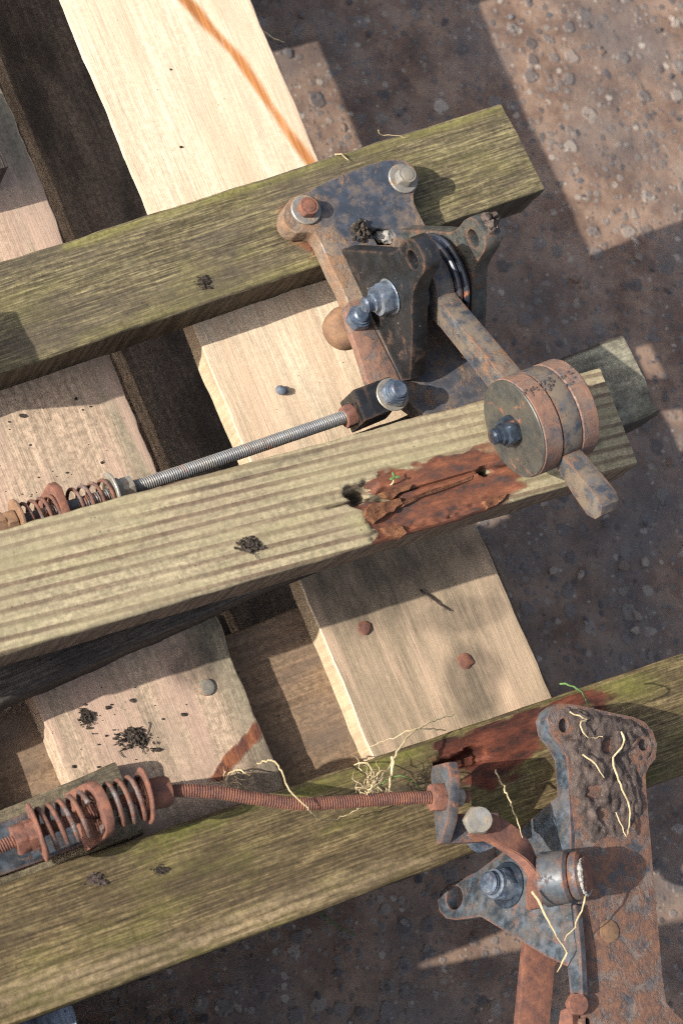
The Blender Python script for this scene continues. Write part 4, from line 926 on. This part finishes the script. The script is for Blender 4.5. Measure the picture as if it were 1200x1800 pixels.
# mud caked on the plate
def mudcake():
    b = MB(); n = 74; poly = [(972, 1248), (1010, 1242), (1085, 1258), (1130, 1272), (1150, 1310), (1138, 1345), (1128, 1380), (1130, 1430), (1090, 1470), (1040, 1480), (1012, 1440), (1006, 1380), (1003, 1330), (985, 1300), (968, 1275)]
    gx = np.linspace(955, 1165, n); gy = np.linspace(1232, 1500, n); G = np.array([(x, y) for y in gy for x in gx]); sd = sdpoly(G, poly)
    vs = []; keep = []
    for (x, y), d in zip(G, sd):
        p = pp((x, y)); q = p * 90
        lump = mnoise.fractal(q * .55, 1, 2, 4); h = .0012 + .0026 * lump + .0016 * mnoise.fractal(q * 2.5, 1, 2, 3)
        h += .0032 * max(0, 1 - math.hypot((x - 1045) / 62, (y - 1340) / 95))
        for cx, cy, rr in ((990, 1275, 13), (1130, 1309, 12), (1045, 1392, 12), (1068, 1312, 12), (1058, 1430, 9)): h -= .010 * max(0, 1 - math.hypot(x - cx, y - cy) / (rr * 1.5))
        e = d + 7 * mnoise.noise(q * 1.2); keep.append(e < 4); h = h * min(1, max(0, -e / 9)) if e < 0 else -.001
        vs.append(p + np_ * max(h, -.003))
    fs = [(j * n + i, j * n + i + 1, (j + 1) * n + i + 1, (j + 1) * n + i) for j in range(n - 1) for i in range(n - 1) if keep[j * n + i] and keep[j * n + i + 1] and keep[(j + 1) * n + i] and keep[(j + 1) * n + i + 1]]
    fs = [tuple(reversed(f)) for f in fs]
    b.add(vs, fs)
    for v in [v for v in b.bm.verts if not v.link_faces]: b.bm.verts.remove(v)
    o = b.build('mud_crust', M['mud'], br2, 80); o['label'] = 'cracked dark mud with root threads'
mudcake()

# ------------------------------------------------------------------ straw, roots, clods, pebbles
def strand(name, pts, r, mat, label, cat, group=None, step=.003, jit=.15):
    P = smooth([at(p, z) for p, z in pts], step); b = MB(); P = [p + Vector((random.gauss(0, .0004), random.gauss(0, .0004), 0)) for p in P]; b.tube(P, lambda t: .52 * r * (1 - .65 * t ** 2), 7, True, jit)
    return tag(b.build(name, mat), label, cat, group)
def flat(pts, z): return [(p, z) for p in pts]
strand('root', [((398, 1372), .203), ((405, 1358), .207), ((425, 1353), .21), ((437, 1363), .22), ((452, 1343), .24), ((479, 1338), .275), ((494, 1355), .29), ((509, 1389), .3), ((540, 1420), .302), ((569, 1443), .268), ((605, 1435), .262), ((636, 1418), .27)], .0013, M['straw'], 'long pale root looped over the bent rusty rod', 'root')
strand('straw', [((797, 1255), .262), ((751, 1271), .27), ((724, 1288), .272), ((701, 1317), .275), ((682, 1351), .28), ((651, 1386), .302), ((628, 1422), .262)], .0015, M['straw'], 'longest pale straw stalk rising from the tuft beside the rod onto the grey board', 'straw')
strand('straw', [((783, 1283), .258), ((728, 1282), .272), ((690, 1297), .265), ((638, 1318), .258)], .0010, M['straw'], 'thin straw lying crosswise over the longer stalk', 'straw')
strand('root', flat([(690, 1330), (689, 1350), (686, 1370), (684, 1397)], .285), .0022, M['straw'], 'short thick root hanging down onto the rusty rod', 'root')
strand('root', [((622, 1344), .254), ((646, 1341), .262), ((657, 1363), .272), ((658, 1378), .275)], .0009, M['straw'], 'small hooked root left of the straw tuft', 'root')
strand('grass_blade', [((659, 1384), .275), ((693, 1366), .285), ((716, 1367), .288), ((741, 1390), .262)], .0010, M['grass'], 'green grass blade arching beside the straw tuft', 'grass blade')
strand('grass_blade', [((985, 1203), .31), ((1007, 1207), .315), ((1025, 1222), .31), ((1034, 1242), .285)], .0013, M['grass'], 'pale green grass blade at the top of the muddy bracket', 'grass blade')
strand('grass_blade', flat([(562, 1604), (590, 1626), (630, 1645)], .004), .0012, M['grass'], 'green grass blade on the dark ground under the lowest timber', 'grass blade')
strand('straw', [((869, 1352), .262), ((890, 1396), .285), ((907, 1439), .305), ((916, 1472), .308)], .0014, M['straw'], 'thin stalk leaning between the curved arm and the timber', 'straw')
strand('straw', [((935, 1566), .318), ((953, 1599), .315), ((973, 1639), .31), ((996, 1674), .305)], .0018, M['straw'], 'stout straw hanging from the hub across the blue cheek', 'straw')
strand('straw', [((1035, 1553), .32), ((1021, 1600), .318), ((1007, 1630), .315), ((990, 1654), .312)], .0013, M['straw'], 'thin forked straw below the white crusted pin', 'straw')
strand('straw', [((996, 1674), .305), ((988, 1690), .30), ((979, 1709), .295)], .0014, M['straw'], 'short bent straw end at the bottom corner of the blue cheek', 'straw')
def prl(pts, r, label):
    P = smooth([pp(p) + np_ * (.0065 + .002 * math.sin(i * 2.1)) for i, p in enumerate(pts)], .003); b = MB(); P = [p + Vector((random.gauss(0, .0004), random.gauss(0, .0004), 0)) for p in P]; b.tube(P, lambda t: .62 * r * (1 - .5 * t * t), 7, True, .2)
    return tag(b.build('root', M['straw']), label, 'root')
strand('straw', [((588, 272), T1Z + .002), ((600, 270), T1Z + .003), ((607, 277), T1Z + .002), ((612, 281), T1Z + .002)], .0013, M['straw'], 'scrap of pale bark on the upper edge of the mossy timber', 'straw')
strand('straw', [((664, 228), T1Z + .008), ((669, 238), T1Z + .003), ((690, 238), T1Z + .002), ((716, 242), T1Z + .002)], .0008, M['straw'], 'thin bent straw on the upper edge of the mossy timber behind the bracket', 'straw')
strand('straw', [((461, 54), DECK - .004), ((478, 66), DECK - .006), ((500, 74), DECK - .012)], .0012, M['straw'], 'splinter sticking out of the cream board beside the orange streak', 'straw')
prl([(992, 1254), (1012, 1265), (1025, 1265), (1010, 1277), (1015, 1292), (1032, 1299), (1050, 1297)], .0010, 'curled pale root near the top of the mud crust')
prl([(1082, 1290), (1085, 1312), (1072, 1332), (1072, 1360), (1085, 1397), (1100, 1425), (1091, 1472), (1070, 1430)], .0012, 'long pale root running down the mud crust to a hook')
prl([(1015, 1329), (1035, 1347), (1055, 1372)], .0011, 'short straight pale root on the left of the mud crust')
def tangle(c, z, r, n, mat, name, label, cat, seed=1, ln=.012):
    rnd = random.Random(seed); b = MB(); p0 = at(c, z)
    for i in range(n):
        p = p0 + Vector((rnd.gauss(0, r), rnd.gauss(0, r), rnd.uniform(0, r * .6))); pts = [p]; d = Vector((rnd.gauss(0, 1), rnd.gauss(0, 1), rnd.gauss(0, .3))).normalized()
        for k_ in range(5): d = (d + Vector((rnd.gauss(0, .6), rnd.gauss(0, .6), rnd.gauss(0, .3)))).normalized(); p = p + d * ln * .25; p.z = max(p.z, z + .0004); pts.append(p)
        b.tube(pts, lambda t: .00034 * (1.2 - t), 5)
    return tag(b.build(name, mat), label, cat)
tangle((652, 1383), .28, .0045, 30, M['straw'], 'straw_tuft', 'knotted straw tuft on the bent rod', 'straw tuft', 2, .013)
tangle((403, 1368), .202, .004, 10, M['straw'], 'root_tangle', 'grey root tangle at the end of the rust streak on the board', 'root tangle', 5, .014)
def clod(c, z, w, h, label, seed, hair=8, mat='soil'):
    rnd = random.Random(seed); b = MB(); p0 = at(c, z); k_ = .00048
    mw = min(w, h) * k_
    for i in range(4): b.blob(p0 + Vector((rnd.gauss(0, .20) * w * k_, rnd.gauss(0, .16) * h * k_, mw * .06)), mw * rnd.uniform(.22, .36), mw * rnd.uniform(.16, .28), mw * .17, 3, 1.0, 2.6, i + seed)
    for i in range(110):
        p = p0 + Vector((rnd.gauss(0, .27) * w * k_, rnd.gauss(0, .25) * h * k_, rnd.random() ** 2 * mw * .2)); r = mw * (.02 + .09 * rnd.random() ** 3) + .0002; b.blob(p, r * rnd.uniform(1, 2.2), r, r * .8, 1, .9, 2.2, i + seed)
    for i in range(hair):
        p = p0 + Vector((rnd.gauss(0, .25) * w * k_, rnd.gauss(0, .25) * h * k_, .001)); pts = [p]; d = Vector((rnd.gauss(0, 1), rnd.gauss(0, .7), 0)).normalized()
        for q in range(5): d = (d + Vector((rnd.gauss(0, .7), rnd.gauss(0, .7), 0))).normalized(); p = p + d * w * k_ * .07; p.z = max(z + .0004, p.z); pts.append(p)
        b.tube(pts, .00028, 5)
    return tag(b.build('soil_clod', M[mat]), label, 'soil clod')
clod((236, 1297), DECK, 58, 30, 'biggest black soil clod, lying on the board above the right rusty spring', 3, 14)
clod((152, 1262), DECK, 18, 30, 'small stringy soil clod left of the biggest one', 9, 12)
clod((440, 960), T2Z, 30, 22, 'crumbly soil clod on the pale striped timber', 14, 6)
clod((357, 497), T1Z, 20, 18, 'round soil clod on the mossy timber left of the bracket', 21, 4)
clod((168, 1547), T3Z, 24, 16, 'grey soil speck on the lowest timber under the left spring', 23, 2, 'mud')
clod((284, 1530), T3Z, 20, 14, 'dark soil speck on the lowest timber right of the grey one', 27, 2)
b = MB(); b.blob(at((495, 686), DECK + .003), .0048, .0038, .0032, 2, .35, 1.6, 3); tag(b.build('pebble', M['pebble']), 'blue grey pebble alone on the pale board', 'pebble')
strand('twig', flat([(737, 1036), (760, 1053), (790, 1073)], DECK + .002), .0016, M['twig'], 'dark twig on the nailed grey board below the rotten timber', 'twig')
# crumbs scattered on the boards
rnd = random.Random(5); b = MB()
for i in range(84):
    px, py = (rnd.uniform(0, 190), rnd.uniform(690, 880)) if i < 40 else ((rnd.uniform(90, 330), rnd.uniform(1180, 1380)) if i < 74 else ((rnd.uniform(200, 460), rnd.uniform(20, 280)) if i < 80 else (rnd.uniform(430, 620), rnd.uniform(620, 740))))
    r = .0003 + .0014 * rnd.random() ** 5
    b.blob(at((px, py), DECK + r * .5), r * rnd.uniform(.8, 2), r, r * .8, 1, .5, 2, i)
tag(b.build('crumbs', M['soil']), 'tiny dark soil crumbs scattered over the pale boards', 'crumbs', kind='stuff')
# seedling in the rot
b = MB(); p = at((683, 853), T2Z - .003); tp = p + Vector((.001, .003, .009)); b.tube(smooth([p, p + Vector((.001, 0, .004)), tp], .001), .0006, 6)
sd_ = b.build('seedling', M['straw']); tag(sd_, 'tiny white stemmed seedling sprouting from the rotten patch', 'seedling')
bpy.context.view_layer.update()
b = MB()
for a in (.3, 2.0, 3.6): b.blob(tp + Vector((math.cos(a) * .0022, math.sin(a) * .0022, .0003)), .0022, .0010, .0004, 2, .1, 1, 0, Matrix.Rotation(a, 3, 'Z'))
b.build('leaf', M['grass'], sd_)
